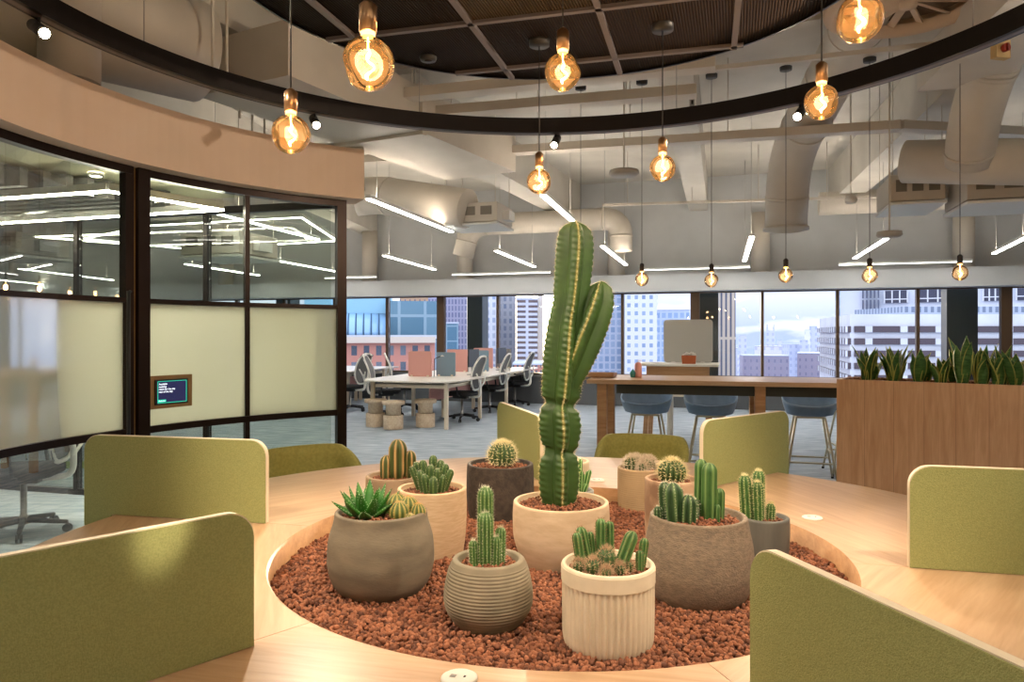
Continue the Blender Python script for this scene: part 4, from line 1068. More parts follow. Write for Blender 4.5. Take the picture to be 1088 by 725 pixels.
dup(st, (*xy(905,7.55),0), RZ+.1, 'blue shell bar stool mostly hidden behind the wood planter box')
# items on the bar
def bp(x, y, z=1.05): return bar.matrix_basis @ Vector((x, y, z))
p = bp(.06,.36); t = thing('serving_tray', 'low light wood tray on the left end of the bar table', 'tray', tuple(p), RZ)
MB().box((0,0,.01), (.30,.22,.015)).build('tray_base', edgewood, t, bevel=.003); 
m = MB(); m.box((0,-.11,.025),(.30,.01,.03)); m.box((0,.11,.025),(.30,.01,.03)); m.box((-.15,0,.025),(.01,.22,.03)); m.box((.15,0,.025),(.01,.22,.03)); m.build('tray_rim', tabwood, t)
p = bp(.42,.40); t = thing('sanitiser_bottle', 'pink and teal pump bottle on the left end of the bar table', 'bottle', tuple(p), .1)
MB().lathe([(0,0),(.032,0),(.034,.01),(.033,.12),(.02,.135),(.012,.14),(0,.14)], n=24).build('bottle_body', mat('bottle_pink', srgb(236,176,172), .4), t)
MB().lathe([(0,0),(.02,0),(.03,.04),(.0,.08)], (-.05,0,0), 20).build('teal_cap', mat('bottle_teal', srgb(60,150,150), .4), t)
MB().tube([(0,0,.13),(0,0,.155),(.03,0,.155)], .005, 8).build('pump', white, t)
# high meeting table with whiteboard
hx, hy = xy(721,9.9); ht = thing('high_table', 'high white topped table carrying the whiteboard near the windows', 'table', (hx,hy,0), RZ)
MB().box((0,0,1.035), (1.08,.75,.03)).build('tabletop', white, ht, bevel=.004)
m = MB(); m.box((0,-.30,.96), (.80,.03,.12)); m.box((0,.30,.96), (.80,.03,.12)); m.build('apron', edgewood, ht)
for sx in (-1,1):
    for sy in (-1,1): MB().bar((sx*.36,sy*.28,1.02), (sx*.42,sy*.32,0), .06, .06).build('leg', edgewood, ht)
p = Vector((*xy(731,10.15), 1.0505)); wb = thing('whiteboard', 'pale rounded whiteboard panel standing on the high table', 'whiteboard', tuple(p), RZ)
def rrect(w, h, r, n=8):
    return [(sx*(w/2-r)+r*math.cos(a0+PI/2*k/n), (h-r if sz > 0 else r)+r*math.sin(a0+PI/2*k/n)) for sx, sz, a0 in ((1,1,0),(-1,1,PI/2),(-1,-1,PI),(1,-1,1.5*PI)) for k in range(n+1)]
def vslab(P, y0, y1):
    n = len(P); m = MB(); m.add([(x,y0,z) for x, z in P]+[(x,y1,z) for x, z in P], [tuple(range(n)), tuple(range(n,2*n))[::-1]]+[(i,n+i,n+(i+1) % n,(i+1) % n) for i in range(n)]); return m
vslab(rrect(.67,.60,.05), -.012, .012).build('board_panel', mat('board_white', srgb(196,198,194), .18), wb)
for s in (-1,1): MB().box((s*.2,0,.006), (.05,.2,.012)).build('foot', white, wb)
p = Vector((*xy(732,9.7), 1.0505)); cp = thing('copper_planter', 'small copper coloured box of white flowers on the high table', 'planter', tuple(p), RZ)
m = MB(); 
m.add([(-.085,-.05,0),(.085,-.05,0),(.085,.05,0),(-.085,.05,0),(-.095,-.06,.11),(.095,-.06,.11),(.095,.06,.11),(-.095,.06,.11)], [(3,2,1,0),(0,1,5,4),(1,2,6,5),(2,3,7,6),(3,0,4,7),(4,5,6,7)]); m.build('planter_box', mat('copper', srgb(196,110,70), .4, .3), cp)
m = MB()
for k in range(26): m.ball((random.uniform(-.08,.08), random.uniform(-.05,.05), .125+random.uniform(-.01,.025)), .014, 8, 5)
m.build('flowers', white, cp)
# low white table + dark chairs behind the bar
lt = thing('side_table', 'white topped table seen under the bar table beyond the stools', 'table', (*xy(712,9.0),0), RZ)
MB().box((0,0,.72), (.72,.6,.05)).build('tabletop', white, lt, bevel=.004)
MB().tube([(0,0,.03),(0,0,.70)], .04, 14).build('column', white, lt); MB().lathe([(0,0),(.25,0),(.25,.02),(.05,.035)], n=32).build('base', white, lt)
# ---------------- green tub chairs at the desk
tubg = mat('tub_chair_green', srgb(156,152,84), .9, col2=srgb(142,138,74), scale=60, bump=.3, bscale=300)
def make_tub(loc, rz, lab):
    t = thing('tub_chair', lab, 'chair', loc, rz, 'green tub chairs at the ring desk')
    shell(.25,.22,.12,.36,seat=.40,flare=.10).build('seat_shell', tubg, t, solid=.035)
    MB().lathe([(0,.0),(.2,0),(.215,.03),(.2,.07),(0,.08)], (0,0,.41), 32).build('cushion', tubg, t)
    for k in range(4):
        a = PI/4+PI/2*k; MB().tube([(.10*math.cos(a),.10*math.sin(a),.40),(.27*math.cos(a),.27*math.sin(a),.0)], [.016,.010], 10).build('leg', edgewood, t)
    return t
c1 = xy(333,4.08); tc_ = make_tub((c1[0],c1[1],0), math.atan2(c1[1]-CY, c1[0]-CX)-PI/2, 'green tub chair tucked in at the back left of the ring desk')
c2 = xy(681,4.55); dup(tc_, (c2[0],c2[1],0), math.atan2(c2[1]-CY, c2[0]-CX)-PI/2, 'green tub chair behind the desk below the left bar stool')
tc_.location.z = -.0
# ---------------- wood clad planter with snake plants
BLx, BLy = xy(889,5.2); BRx, BRy = xy(1088,4.54)
bd = Vector((BRx-BLx, BRy-BLy, 0)).normalized(); brz = math.atan2(bd.y, bd.x); BW, BD, BH = 2.2, .42, 1.125
pb_ = thing('wood_planter', 'tall walnut clad planter box on the right', 'planter', (BLx,BLy,0), brz)
m = MB(); t_ = .03
m.box((BW/2,t_/2,BH/2),(BW,t_,BH)); m.box((BW/2,BD-t_/2,BH/2),(BW,t_,BH)); m.box((t_/2,BD/2,BH/2),(t_,BD-2*t_,BH)); m.box((BW-t_/2,BD/2,BH/2),(t_,BD-2*t_,BH)); m.build('cladding', walnut, pb_)
MB().box((BW/2,BD/2,BH-.10), (BW-2*t_,BD-2*t_,.16)).build('soil', MATS['soil'], pb_)
k = 3500; pts = np.column_stack([rng.uniform(t_+.006,BW-t_-.006,k), rng.uniform(t_+.006,BD-t_-.006,k), BH-.016+rng.uniform(-.004,.008,k)])
o = scatter(pts, rng.uniform(.006,.009,k), 'clay_topping', pb_, VAR1); o['kind'] = 'stuff'
# joints of the cladding boards
m = MB()
for k in range(1, 12): m.box((BW*k/12,-.0004,BH/2), (.002,.001,BH))
m.build('board_joints', mat('joint_dark', srgb(150,110,80), .7), pb_)
snake = mat('snake_leaf', srgb(56,98,46), .4, col2=srgb(92,138,70), scale=26, stretch=(.6,.6,2.5), tone=srgb(206,204,110), trans=.25)
def blade(mb, b, az, lean, H, w, tw):
    n = 12; M = 9; vs = []; fs = []; tn = []; b = Vector(b)
    for i in range(n+1):
        u = i/n; c = b+Vector((math.cos(az)*math.sin(lean)*H*u*(.5+.5*u), math.sin(az)*math.sin(lean)*H*u*(.5+.5*u), H*u))
        ww = w*(.42+.75*math.sin(PI*min(u*1.02,1)**.85)*.8)*(1 if u < .8 else max(.01, (1-u)/.2)**.75); a = az+PI/2+tw*u
        sd = Vector((math.cos(a), math.sin(a), 0)); nn = Vector((-sd.y, sd.x, 0))
        for k in range(M):
            q = -1+2*k/(M-1); vs.append(c+sd*q*ww/2+nn*(q*q)*ww*.16); tn.append(1. if abs(q) > .9 else (.0))
    for i in range(n):
        for k in range(M-1): fs.append((i*M+k, i*M+k+1, (i+1)*M+k+1, (i+1)*M+k))
    # margin strips
    mb.add(vs, fs, tn, True)
def snakeplant(x, y, lab, nl, hmax, seed):
    random.seed(seed); p = pb_.matrix_basis @ Vector((x, y, BH-.02)); t = thing('snake_plant', lab, 'snake plant', tuple(p), brz, 'snake plants in the wood planter')
    for k in range(nl):
        m = MB(); a = random.uniform(0, 2*PI); q = random.uniform(.0,.04)
        blade(m, (q*math.cos(a), q*math.sin(a), 0), a, random.uniform(.05,.42), hmax*random.uniform(.6,1.0), random.uniform(.055,.078), random.uniform(-.8,.8))
        m.build('leaf', snake, t, solid=.003)
names = ['first snake plant at the left end of the wood planter','second snake plant from the left end of the wood planter','third snake plant from the left, below the window frame','fourth snake plant from the left, broad dark leaves',
 'tallest snake plant, in front of the dark column','snake plant just right of the tallest one','snake plant in front of the right wide window frame','snake plant beside the right edge of the photo','snake plant cut by the right edge of the photo']
for i, px in enumerate([921,949,975,1001,1024,1043,1062,1080,1097]):
    k = (px-544)/F; bx0, by0 = BLx, BLy  # intersect the view ray with a line 0.12 m behind the front face
    off = Vector((-bd.y, bd.x, 0))*.14; ax, ay = bx0+off.x, by0+off.y
    s = (ay*k-ax)/(bd.x-bd.y*k)
    snakeplant(s, .14, names[i], 11, [.27,.27,.25,.22,.36,.29,.29,.26,.25][i], 40+i)
for i in range(7):
    snakeplant(.18+.17*i, .30, 'snake plant in the back row of the wood planter, seen between the front ones', 6, .2, 90+i)
random.seed(3)
# ================================================================ desk cluster at the far left
deskw = mat('desk_white_oak', srgb(242,236,226), .35, col2=srgb(234,226,214), scale=6, stretch=(6,1,1))
legm = mat('pale_wood_leg', srgb(240,226,204), .5); pinkf = mat('pink_felt', srgb(222,166,158), .9); bluef = mat('blue_felt', srgb(126,152,170), .9); greyf = mat('grey_felt', srgb(120,122,124), .9)
def vrot(x, y, o, rz): c, s = math.cos(rz), math.sin(rz); return (o[0]+c*x-s*y, o[1]+s*x+c*y)
def bench(o, lab, length=4.9, group='long white desks by the left windows'):
    t = thing('desk_bench', lab, 'desk', (o[0],o[1],0), RZ, group)
    W2 = .80; pts = [(-W2,.35),(-W2*.85,.1),(-W2*.5,0),(W2*.5,0),(W2*.85,.1),(W2,.35),(W2,length),(-W2,length)]
    MB().prism(pts, .715, .74).build('desktop', deskw, t, bevel=.004)
    for y in (.25, 1.75, 3.25, length-.15):
        for x in (-.62,-.05 if y > .3 else -.62+.0,.62):
            if y < .3 and x == -.62 and False: continue
            MB().box((x,y,.357), (.06,.06,.715)).build('leg', legm, t, bevel=.01)
    MB().box((0,length/2,.64), (1.2,length-.6,.05)).build('under_frame', legm, t)
    MB().box((0,length/2+.4,.52), (.03,length-1.3,.36)).build('modesty_panel', pinkf, t)
    return t
O1 = (-1.66, 10.9); b1 = bench(O1, 'long white desk with pink dividers left of the tall cactus')
O2 = (-4.3, 12.6); b2_ = bench(O2, 'second white desk farther left behind the glass corner', 3.6)
def on(o, x, y, z=.741): q = vrot(x, y, o, RZ); return (q[0], q[1], z)
def divider(o, x, y, w, h, m, lab, dz=0):
    t = thing('desk_divider', lab, 'desk divider', on(o,x,y), RZ, 'felt dividers on the far desks')
    vslab(rrect(w,h,.02,3), -.012, .012).build('felt_panel', m, t)
    for s in (-1,1): MB().box((s*w*.35,0,.012), (.03,.07,.024)).build('clamp', legm, t)
for i, (x, y) in enumerate([(-.22,1.15),(-.18,2.75),(-.18,4.2)]):
    divider(O1, x, y, .42, .42, pinkf, ['nearest pink felt divider on the long desk','middle pink felt divider on the long desk','farthest pink felt divider on the long desk'][i])
    divider(O1, x+.36, y+.25, .34, .40, [bluef,bluef,greyf][i], ['blue felt divider behind the nearest pink one','blue felt divider behind the middle pink one','grey felt divider behind the farthest pink one'][i])
m1 = mat('monitor_back', srgb(48,56,62), .4)
def monitor(o, x, y, lab, rz=0):
    t = thing('monitor', lab, 'monitor', on(o,x,y), RZ+rz, 'monitors on the far desks')
    vslab(rrect(.50,.30,.01,2), -.012, .012).build('screen', m1, t); t.children[0].location = (0,0,.14)
    MB().tube([(0,.03,.01),(0,.03,.24)], .012, 10).build('stand', steel, t); MB().lathe([(0,0),(.09,0),(.09,.01),(0,.014)], (0,.03,0), 24).build('foot', steel, t)
monitor(O2, .35, 1.0, 'dark monitor at the left next to the glass corner', .1)
for i, y in enumerate((1.9, 3.5)): monitor(O1, .45, y, ['dark monitor between the first two pink dividers','dark monitor behind the middle pink divider'][i], PI/2)
divider(O2, .55, 1.15, .3, .42, pinkf, 'pink felt divider on the second desk beside the dark monitor')
for i, (x, y, l) in enumerate([(.12,.95,'small white desk lamp beside the nearest pink divider'),(.12,2.5,'small white desk lamp beside the middle pink divider')]):
    t = thing('desk_lamp', l, 'desk lamp', on(O1,x,y), RZ, 'desk lamps on the long desk'); MB().lathe([(0,0),(.05,0),(.05,.012),(0,.016)], n=20).build('lamp_base', white, t)
    MB().tube([(0,0,.01),(0,0,.3),(.14,0,.36)], .007, 8).build('lamp_arm', black, t); MB().lathe([(.01,.02),(.035,0),(.03,0),(.006,.017)], (.14,0,.345), 16).build('lamp_head', white, t)
# drum stools under the near end
speck = mat('speckled_wood', srgb(240,220,194), .8, col2=srgb(224,198,168), scale=40)
for i, (px, Y) in enumerate([(399,11.35),(418,11.05),(452,11.3)]):
    x, y = xy(px, Y); t = thing('drum_stool', ['pale speckled drum stool at the left under the desk end','pale speckled drum stool in the middle under the desk end','pale speckled drum stool at the right under the desk end'][i], 'stool', (x,y,0), 0, 'speckled drum stools')
    MB().lathe([(0,0),(.145,0),(.15,.01),(.15,.20),(.14,.215)], n=32).build('lower_drum', speck, t)
    MB().lathe([(.10,.21),(.115,.22),(.115,.36),(.17,.375),(.175,.42),(.17,.43),(0,.435)], n=32).build('upper_seat', speck, t)
# office chairs
chw = mat('chair_white_frame', srgb(242,240,234), .4); mesh_g = mat('chair_mesh_grey', srgb(120,120,122), .8); seatb = mat('chair_seat_black', srgb(36,36,38), .9)
def office_chair(loc, rz, lab, group='grey mesh office chairs at the far desks', seatm=None, scale=1):
    t = thing('office_chair', lab, 'office chair', loc, rz, group)
    for k in range(5):
        a = 2*PI*k/5+.3; c, s = math.cos(a), math.sin(a)
        l = MB().tube([(.03*c,.03*s,.10),(.29*c,.29*s,.072)], [.024,.015], 8).build('base_arm', blackp, t)
        w = MB(); w.tube([(.29*c-s*.02,.29*s+c*.02,.03),(.29*c-s*.006,.29*s+c*.006,.03)], .029, 14); w.tube([(.29*c+s*.006,.29*s-c*.006,.03),(.29*c+s*.02,.29*s-c*.02,.03)], .029, 14); w.tube([(.29*c,.29*s,.03),(.29*c,.29*s,.07)], .008, 6); w.build('caster', blackp, l)
    MB().lathe([(0,.07),(.035,.07),(.03,.13),(.022,.14),(.022,.38),(0,.38)], n=18).build('gas_column', steel, t)
    MB().box((0,.0,.40), (.2,.26,.05)).build('mechanism', blackp, t, bevel=.01)
    m = MB(); n = 28; prof = []
    P = rrect(.48,.46,.12,6); vs = []
    for s_, z in ((.97,.425),(1,.445),(1,.47),(.95,.49)): vs += [(x*s_, (y-.23)*s_, z) for x, y in P]
    N_ = len(P); m.add(vs, [tuple(range(N_))[::-1], tuple(range(3*N_,4*N_))]+[(j*N_+i, j*N_+(i+1) % N_, (j+1)*N_+(i+1) % N_, (j+1)*N_+i) for j in range(3) for i in range(N_)], None, True); m.build('seat', seatm or seatb, t)
    # back: white loop frame following a lumbar curve, mesh inside, behind y+
    def bk(x, z): u = (z-.52)/.56; return (x, .22+.03*u+.05*math.sin(PI*u)*-1+.06+.10*u*u-.03*(1-(x/.22)**2), z)
    loop = []
    for k in range(36):
        a = 2*PI*k/36; e = 3.2; c, s = math.cos(a), math.sin(a); f = (abs(c)**e+abs(s)**e)**(-1/e); loop.append(bk(.215*c*f*(1-.12*max(0,-s)), .80+.28*s*f))
    loop.append(loop[0]); MB().tube(loop, .017, 8, False).build('back_frame', chw, t)
    m = MB(); vs = []; fs = []
    for i in range(13):
        z = .54+.52*i/12
        for k in range(9): vs.append(bk(-.20+.05*k, z))
    for i in range(12):
        for k in range(8): fs.append((i*9+k, i*9+k+1, (i+1)*9+k+1, (i+1)*9+k))
    m.add(vs, fs, None, True).build('back_mesh', mesh_g, t, solid=.006)
    MB().tube(smooth_path([(0,.10,.40),(0,.30,.42),(0,.33,.56),(-.0,.31,.70)], 5), .022, 10).build('back_spine', chw, t)
    for s in (-1,1): MB().tube(smooth_path([(0,.32,.55),(s*.10,.36,.66),(s*.19,.34,.80)], 5), .013, 8).build('back_strut', chw, t)
    for s in (-1,1):
        a = MB().tube([(s*.20,.05,.43),(s*.29,.05,.45),(s*.29,.02,.64)], .013, 8).build('arm_post', blackp, t)
        MB().box((s*.29,-.02,.655), (.07,.26,.025)).build('arm_pad', blackp, t, bevel=.01)
    return t
oc = office_chair((*xy(491,12.1),0), -PI/2-.35, 'nearest office chair on the right side of the long desk')
dup(oc, (*xy(520,13.5),0), -PI/2-.25, 'middle office chair on the right side of the long desk')
dup(oc, (*xy(547,14.7),0), -PI/2-.3, 'farthest office chair on the right side of the long desk')
dup(oc, (*xy(372,13.6),0), -PI/2-.4, 'office chair at the left edge beside the glass corner frame')
dup(oc, (*xy(411,12.6),0), PI/2, 'office chair on the left side of the long desk seen from behind')
dup(oc, (*xy(430,13.9),0), PI/2+.2, 'dark seated office chair hidden behind the nearest pink divider')
# meeting room chair (near, behind the glass)
mc = office_chair((-2.72,4.55,0), PI/2, 'x', None)
bpy.data.objects.remove(mc) if False else None
mc['label'] = 'white framed meeting chair with black seat behind the glass at left'; mc['group'] = 'meeting room chairs'
q = at(22,565,1.45*F/(572-HZ)); mc.location = (q.x-.06, q.y+.12, 0); mc.rotation_euler = (0,0,-PI/2+.2)
# meeting table
t = thing('meeting_table', 'white meeting table edge showing below the frosted glass at far left', 'table', (-4.6,4.9,0), 0)
MB().lathe([(0,.70),(.74,.70),(.75,.715),(.74,.73),(0,.73)], n=64).build('tabletop', white, t)
MB().tube([(0,0,.02),(0,0,.7)], .05, 14).build('column', white, t); MB().lathe([(0,0),(.35,0),(.34,.02),(.06,.03)], n=32).build('base', white, t)
# ================================================================ the city outside
def bld(name, lab, px0, px1, ytop, Y, depth, m, rz=0, group=None, zb=-60, cat='building', parts=None, ybot=None):
    if name not in ('brick_office','rear_building','distant_tower','city_block'): Y *= 2.2; depth *= 2
    x0, x1 = (px0-544)/F*Y, (px1-544)/F*Y; zt = EYE-(ytop-HZ)/F*Y; zb = zb if ybot is None else EYE-(ybot-HZ)/F*Y
    rz = rz or -math.atan2((x0+x1)/2, Y); t = thing(name, lab, cat, ((x0+x1)/2, Y, zb), rz, group); w = x1-x0; H = zt-zb
    MB().box((0,depth/2,H/2), (w,depth,H)).build('facade', m, t)
    MB().box((0,depth/2,H+.15), (w+.3,depth+.3,.3)).build('parapet', mat('parapet_pale', srgb(196,202,212), .8), t)
    return t, w, H
brick = facade('brick_facade', srgb(196,132,112), srgb(60,70,84), srgb(110,116,124), 1.0, 1.35, .27)
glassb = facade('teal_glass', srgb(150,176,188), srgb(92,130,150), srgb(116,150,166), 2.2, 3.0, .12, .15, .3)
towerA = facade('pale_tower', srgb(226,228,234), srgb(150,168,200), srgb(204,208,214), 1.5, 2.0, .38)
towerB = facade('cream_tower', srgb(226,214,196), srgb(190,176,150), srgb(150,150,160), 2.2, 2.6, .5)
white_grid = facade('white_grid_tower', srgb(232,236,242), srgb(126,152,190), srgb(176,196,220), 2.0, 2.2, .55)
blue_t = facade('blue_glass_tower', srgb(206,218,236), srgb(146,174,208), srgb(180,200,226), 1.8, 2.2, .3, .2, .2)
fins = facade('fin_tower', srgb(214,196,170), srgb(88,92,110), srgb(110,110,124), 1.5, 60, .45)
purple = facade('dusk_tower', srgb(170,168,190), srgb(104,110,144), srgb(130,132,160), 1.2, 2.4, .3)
banded = mat('banded_white', srgb(226,228,232), .8, col2=srgb(212,214,220), scale=.4)
haze1 = facade('hazed_grey', srgb(206,212,228), srgb(178,188,212), srgb(190,198,218), 3, 3.5, .9)  # this and the next facade: distance haze painted into the colour
haze2 = facade('hazed_pale', srgb(230,232,238), srgb(200,206,222), srgb(210,214,228), 4, 4, 1.2)
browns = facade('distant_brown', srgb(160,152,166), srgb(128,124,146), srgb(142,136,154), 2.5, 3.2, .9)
# left: brick block with glass vault
Y = 60
t, w, H = bld('brick_office', 'brick office block with a blue barrel vaulted glass roof behind the far desks', 330, 462, 360, Y, 18, brick)
R_ = 1.9; vm = MB(); x0, x1 = -w/2, w/2-4
vs = []; fs = []
for i, x in enumerate((x0, x1)):
    for k in range(13): a = PI/2*k/12; vs.append((x, 2.2-2.2*math.sin(a)*0+2.2-2.2*math.cos(PI/2-a)-2.2+0, H+.3+R_*math.sin(PI/2-a)*1.0))
vs = []
for x in (x0, x1):
    for k in range(13):
        a = PI/2*k/12; vs.append((x, 3.0*(1-math.cos(a)), H+.3+R_*math.sin(a)))
fs = [(k, k+1, 14+k, 13+k) for k in range(12)]
vm.add(vs, fs, None, True); vm.build('glass_vault', mat('vault_glass', srgb(150,190,222), .2, .1), t, solid=.1)
for k in range(11):
    x = x0+(x1-x0)*k/10; p_ = [(x, 3.0*(1-math.cos(PI/2*j/10))-.06, H+.3+R_*math.sin(PI/2*j/10)) for j in range(11)]
    MB().tube(p_, .07, 6).build('vault_rib', mat('vault_rib_blue', srgb(50,84,110), .5), t)
MB().box((-2,6,H+R_+.9), (w-3,8,1.3)).build('roof_slab', mat('roof_teal', srgb(150,196,216), .5), t)
MB().box((w/2-1.8,4,H+1.6), (4.2,6,3.2)).build('glass_wing', glassb, t)
MB().box((0,-.3,H-.1), (w,.6,.5)).build('cornice', mat('cornice_cream', srgb(214,198,178), .8), t)
bld('glass_office', 'teal glass block beside the brick office', 462, 487, 344, 66, 14, glassb)
bld('plant_building', 'grey white rooftop plant building above the glass vault', 350, 452, 322, 95, 20, facade('louvre_white', srgb(206,214,226), srgb(90,104,130), srgb(120,134,158), .9, 40, .3))
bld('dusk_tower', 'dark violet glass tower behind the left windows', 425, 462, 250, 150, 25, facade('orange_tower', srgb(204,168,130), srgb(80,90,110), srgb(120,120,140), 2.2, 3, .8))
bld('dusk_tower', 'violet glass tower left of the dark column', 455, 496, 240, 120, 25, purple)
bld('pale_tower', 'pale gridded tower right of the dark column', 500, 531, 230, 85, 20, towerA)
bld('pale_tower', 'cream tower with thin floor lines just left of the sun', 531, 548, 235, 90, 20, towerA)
# tower with white floor lines and brown curve
t, w, H = bld('lined_tower', 'tower of brown glass with white floor lines left of the sun', 549, 571, 318, 80, 16, facade('brown_lined', srgb(206,208,220), srgb(112,92,84), srgb(96,84,88), 40, 1.25, .32))
bld('lined_tower', 'pale glass tower right next to the sun glare', 571, 577, 250, 82, 12, towerB)
bld('low_block', 'low red brown block under the sun glare', 545, 600, 388, 70, 10, brick)
bld('blue_tower', 'pale blue glass tower right behind the tall cactus', 598, 660, 225, 100, 22, blue_t)
bld('white_tower', 'tall white gridded tower left of the whiteboard', 662, 698, 225, 90, 20, white_grid)
bld('pale_block', 'pale stepped office block behind the whiteboard', 698, 732, 330, 100, 18, blue_t)
bld('fin_tower', 'striped tower with sandy vertical fins right of the whiteboard', 757, 781, 150, 110, 14, fins, rz=0)
bld('pale_tower', 'pale tower squeezed between the dark column and the striped tower', 744, 757, 220, 130, 14, haze2)
# skyline
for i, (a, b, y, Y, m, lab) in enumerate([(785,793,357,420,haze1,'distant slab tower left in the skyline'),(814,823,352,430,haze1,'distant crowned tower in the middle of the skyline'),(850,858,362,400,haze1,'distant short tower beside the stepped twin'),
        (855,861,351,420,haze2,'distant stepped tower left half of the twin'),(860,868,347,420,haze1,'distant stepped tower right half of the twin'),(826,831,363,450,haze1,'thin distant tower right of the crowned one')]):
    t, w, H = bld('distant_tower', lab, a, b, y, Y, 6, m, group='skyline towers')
    if i == 1: 
        for s in (-1,1): MB().box((s*w*.36,3,H+2), (w*.2,5,4)).build('crown', m, t)
bld('brown_block', 'dark violet brown windowless block in front of the banded building', 848, 871, 376, 150, 12, browns)
rs = random.Random(11)
blks = []
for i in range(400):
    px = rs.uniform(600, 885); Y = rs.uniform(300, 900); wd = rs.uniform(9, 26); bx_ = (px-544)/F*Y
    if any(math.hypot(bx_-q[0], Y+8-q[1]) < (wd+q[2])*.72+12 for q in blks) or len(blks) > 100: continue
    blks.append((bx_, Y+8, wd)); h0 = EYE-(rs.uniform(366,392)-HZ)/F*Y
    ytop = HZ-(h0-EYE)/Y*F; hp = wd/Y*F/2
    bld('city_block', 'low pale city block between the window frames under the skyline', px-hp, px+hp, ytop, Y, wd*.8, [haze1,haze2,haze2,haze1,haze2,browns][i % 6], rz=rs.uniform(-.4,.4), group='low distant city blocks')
# right banded building
Y = 52; zt = EYE-(334-HZ)/F*Y
xL, xR = (903-544)/F*Y, (1200-544)/F*Y; fz = -60
t = thing('banded_building', 'white office building with dark window bands behind the snake plants', 'building', (xL, Y, fz)); H = zt-fz
MB().prism([(0,0),(xR-xL,0),(xR-xL,20),(7.0,16.0),(4.63,16)], 0, H).build('facade', banded, t)
# receding left wing
wing = MB(); ang_ = Vector(((871-544)/F*68-xL, 68-Y, 0)); ln = ang_.length
a_ = Vector((0,0.2,0)); b_ = ang_
dk = mat('band_windows', srgb(84,72,78), .3); rows = [347,360,373,386,399]
for i, yy in enumerate(rows):
    z = EYE-(yy+3-HZ)/F*Y-fz
    MB().box(((xR-xL)/2,-.05,z), (xR-xL-.6,.3,.45)).build('window_band', dk, t)
    n = Vector((b_.y, -b_.x, 0)).normalized()*-1
    s = MB(); s.bar(Vector((0,0,z))+Vector((-.08,0,0)), Vector((b_.x-.08, b_.y, z)), .3, .45); s.build('window_band', dk, t)
    m = MB()
    for k in range(8): m.box(((xR-xL)*(k+.5)/8,-.22,z), (.5,.06,.45))
    for k in range(14):
        q = b_*(k/14); m.box((q.x-.25,q.y,z), (.1,.14,.45))
    m.build('window_bars', banded, t)
MB().box(((xR-xL)/2+3,8,H+.35), (xR-xL-6,8,.7)).build('roof_louvre', facade('louvre_grey', srgb(170,180,196), srgb(110,124,146), srgb(110,124,146), .5, 9, .12), t)
t, w, H = bld('rear_building', 'white building with square windows above the banded building', 905, 1200, 200, 70, 16, mat('rear_white', srgb(222,226,234), .8, col2=srgb(206,212,224), scale=.3))
for k, (a, b) in enumerate([(952,975),(985,1014),(1046,1062),(1075,1100)]):
    xa, xb = (a-544)/F*70, (b-544)/F*70; cx = (xa+xb)/2-t.location.x; z0 = EYE-(320-HZ)/F*70+60; z1 = EYE-(306-HZ)/F*70+60
    f = MB().box((cx,-.1,(z0+z1)/2), (xb-xa,.3,z1-z0)).build('window', mat('rear_window', srgb(64,66,84), .3), t)
    m = MB(); 
    for j in range(4): m.box((cx-(xb-xa)/2+(xb-xa)*j/3,-.3,(z0+z1)/2), (.12,.1,z1-z0))
    m.box((cx,-.3,z0+(z1-z0)*.3), (xb-xa,.1,.1)); m.build('window_bars', banded, f)
for j in range(2):
    m = MB()
    for k in range(5): 
        x = (930+k*4-544)/F*70-t.location.x; m.box((x,-.4,(EYE-(322-j*14-HZ)/F*70)+60), (.12,.3,1.1))
    m.build('pipework', mat('pipe_dark', srgb(90,98,120), .6), t)
bld('mesh_building', 'bluish glazed building at the left of the banded building', 893, 916, 230, 92, 16, facade('pale_scaffold', srgb(190,204,224), srgb(130,160,196), srgb(160,184,210), 2, 3, .4))
# ground far below
struct('ground', MB().box((0,350,-60.5), (1400,680,1)), mat('city_ground', srgb(168,178,200), .95, col2=srgb(140,150,176), scale=.03, detail=10))
# ================================================================ world, sun, camera
w = bpy.data.worlds.new('World'); SC.world = w; w.use_nodes = True; nt = w.node_tree; nt.nodes.clear(); N = nt.nodes.new; L = nt.links.new
out = N('ShaderNodeOutputWorld'); bg = N('ShaderNodeBackground'); L(bg.outputs[0], out.inputs[0])
tc = N('ShaderNodeTexCoord'); sp_ = N('ShaderNodeSeparateXYZ'); L(tc.outputs['Generated'], sp_.inputs[0])
cr = N('ShaderNodeValToRGB'); L(sp_.outputs[2], cr.inputs[0]); e = cr.color_ramp.elements
e[0].position = 0; e[0].color = (*srgb(126,138,164),1); e[1].position = .05; e[1].color = (*srgb(160,165,182),1)
for p_, c_ in ((.10,srgb(140,148,176)),(.2,srgb(214,218,234)),(1.,srgb(206,214,236))):
    q = e.new(p_); q.color = (*c_,1)
mp = N('ShaderNodeMapping'); mp.inputs['Scale'].default_value = (3.2,3.2,14); L(tc.outputs['Generated'], mp.inputs[0])
nz = N('ShaderNodeTexNoise'); nz.inputs['Scale'].default_value = 2.6; nz.inputs['Detail'].default_value = 7; L(mp.outputs[0], nz.inputs[0])
mr = N('ShaderNodeMapRange'); mr.inputs[1].default_value = .5; mr.inputs[2].default_value = .68; L(nz.outputs[0], mr.inputs[0])
mx = N('ShaderNodeMix'); mx.data_type = 'RGBA'; L(mr.outputs[0], mx.inputs[0]); L(cr.outputs[0], mx.inputs[6]); mx.inputs[7].default_value = (*srgb(186,186,192),1)
SD = Vector((.0533,1,.0416)).normalized()
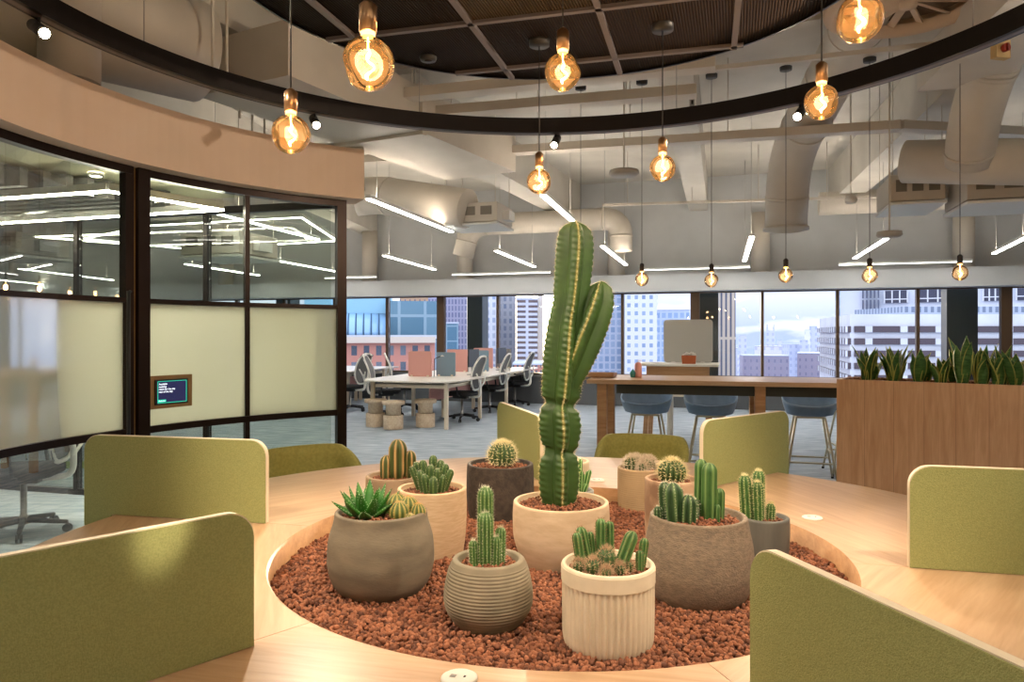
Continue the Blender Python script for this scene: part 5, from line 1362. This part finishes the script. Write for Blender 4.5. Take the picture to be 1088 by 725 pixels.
dt = N('ShaderNodeVectorMath'); dt.operation = 'DOT_PRODUCT'; L(tc.outputs['Generated'], dt.inputs[0]); dt.inputs[1].default_value = SD
g1 = N('ShaderNodeMapRange'); g1.inputs[1].default_value = .99965; g1.inputs[2].default_value = .99985; g1.inputs[4].default_value = 60; L(dt.outputs['Value'], g1.inputs[0])
g2 = N('ShaderNodeMapRange'); g2.inputs[1].default_value = .990; g2.inputs[2].default_value = 1.; g2.inputs[4].default_value = 2.2; L(dt.outputs['Value'], g2.inputs[0])
ad = N('ShaderNodeMath'); L(g1.outputs[0], ad.inputs[0]); L(g2.outputs[0], ad.inputs[1])
sc_ = N('ShaderNodeVectorMath'); sc_.operation = 'SCALE'; sc_.inputs[0].default_value = (1,.82,.5); L(ad.outputs[0], sc_.inputs['Scale'])
a2_ = N('ShaderNodeVectorMath'); L(mx.outputs[2], a2_.inputs[0]); L(sc_.outputs[0], a2_.inputs[1]); L(a2_.outputs[0], bg.inputs[0]); bg.inputs[1].default_value = 1.4
sl = bpy.data.lights.new('sun', 'SUN'); sl.energy = 1.6; sl.angle = .01; sl.color = (1,.78,.5)
so = bpy.data.objects.new('sun', sl); COL.objects.link(so); so.rotation_euler = (-SD).to_track_quat('-Z','Y').to_euler()
cam = bpy.data.cameras.new('Camera'); co = bpy.data.objects.new('Camera', cam); COL.objects.link(co)
co.location = (0,0,EYE); co.rotation_euler = (PI/2,0,0); cam.sensor_width = 36; cam.lens = 36*F/1088; cam.shift_y = -7.5/1088; cam.clip_end = 2000; cam.clip_start = .05
SC.camera = co
SC.view_settings.view_transform = 'Standard'; SC.view_settings.look = 'None'; SC.view_settings.gamma = 1; SC.view_settings.exposure = 1.16; SC.view_settings.use_curve_mapping = False
SC.cycles.max_bounces = 8; SC.cycles.transparent_max_bounces = 24; SC.cycles.use_denoising = True; SC.cycles.sample_clamp_indirect = 4.0; SC.cycles.use_light_tree = True
SC.cycles.caustics_reflective = False; SC.cycles.caustics_refractive = False
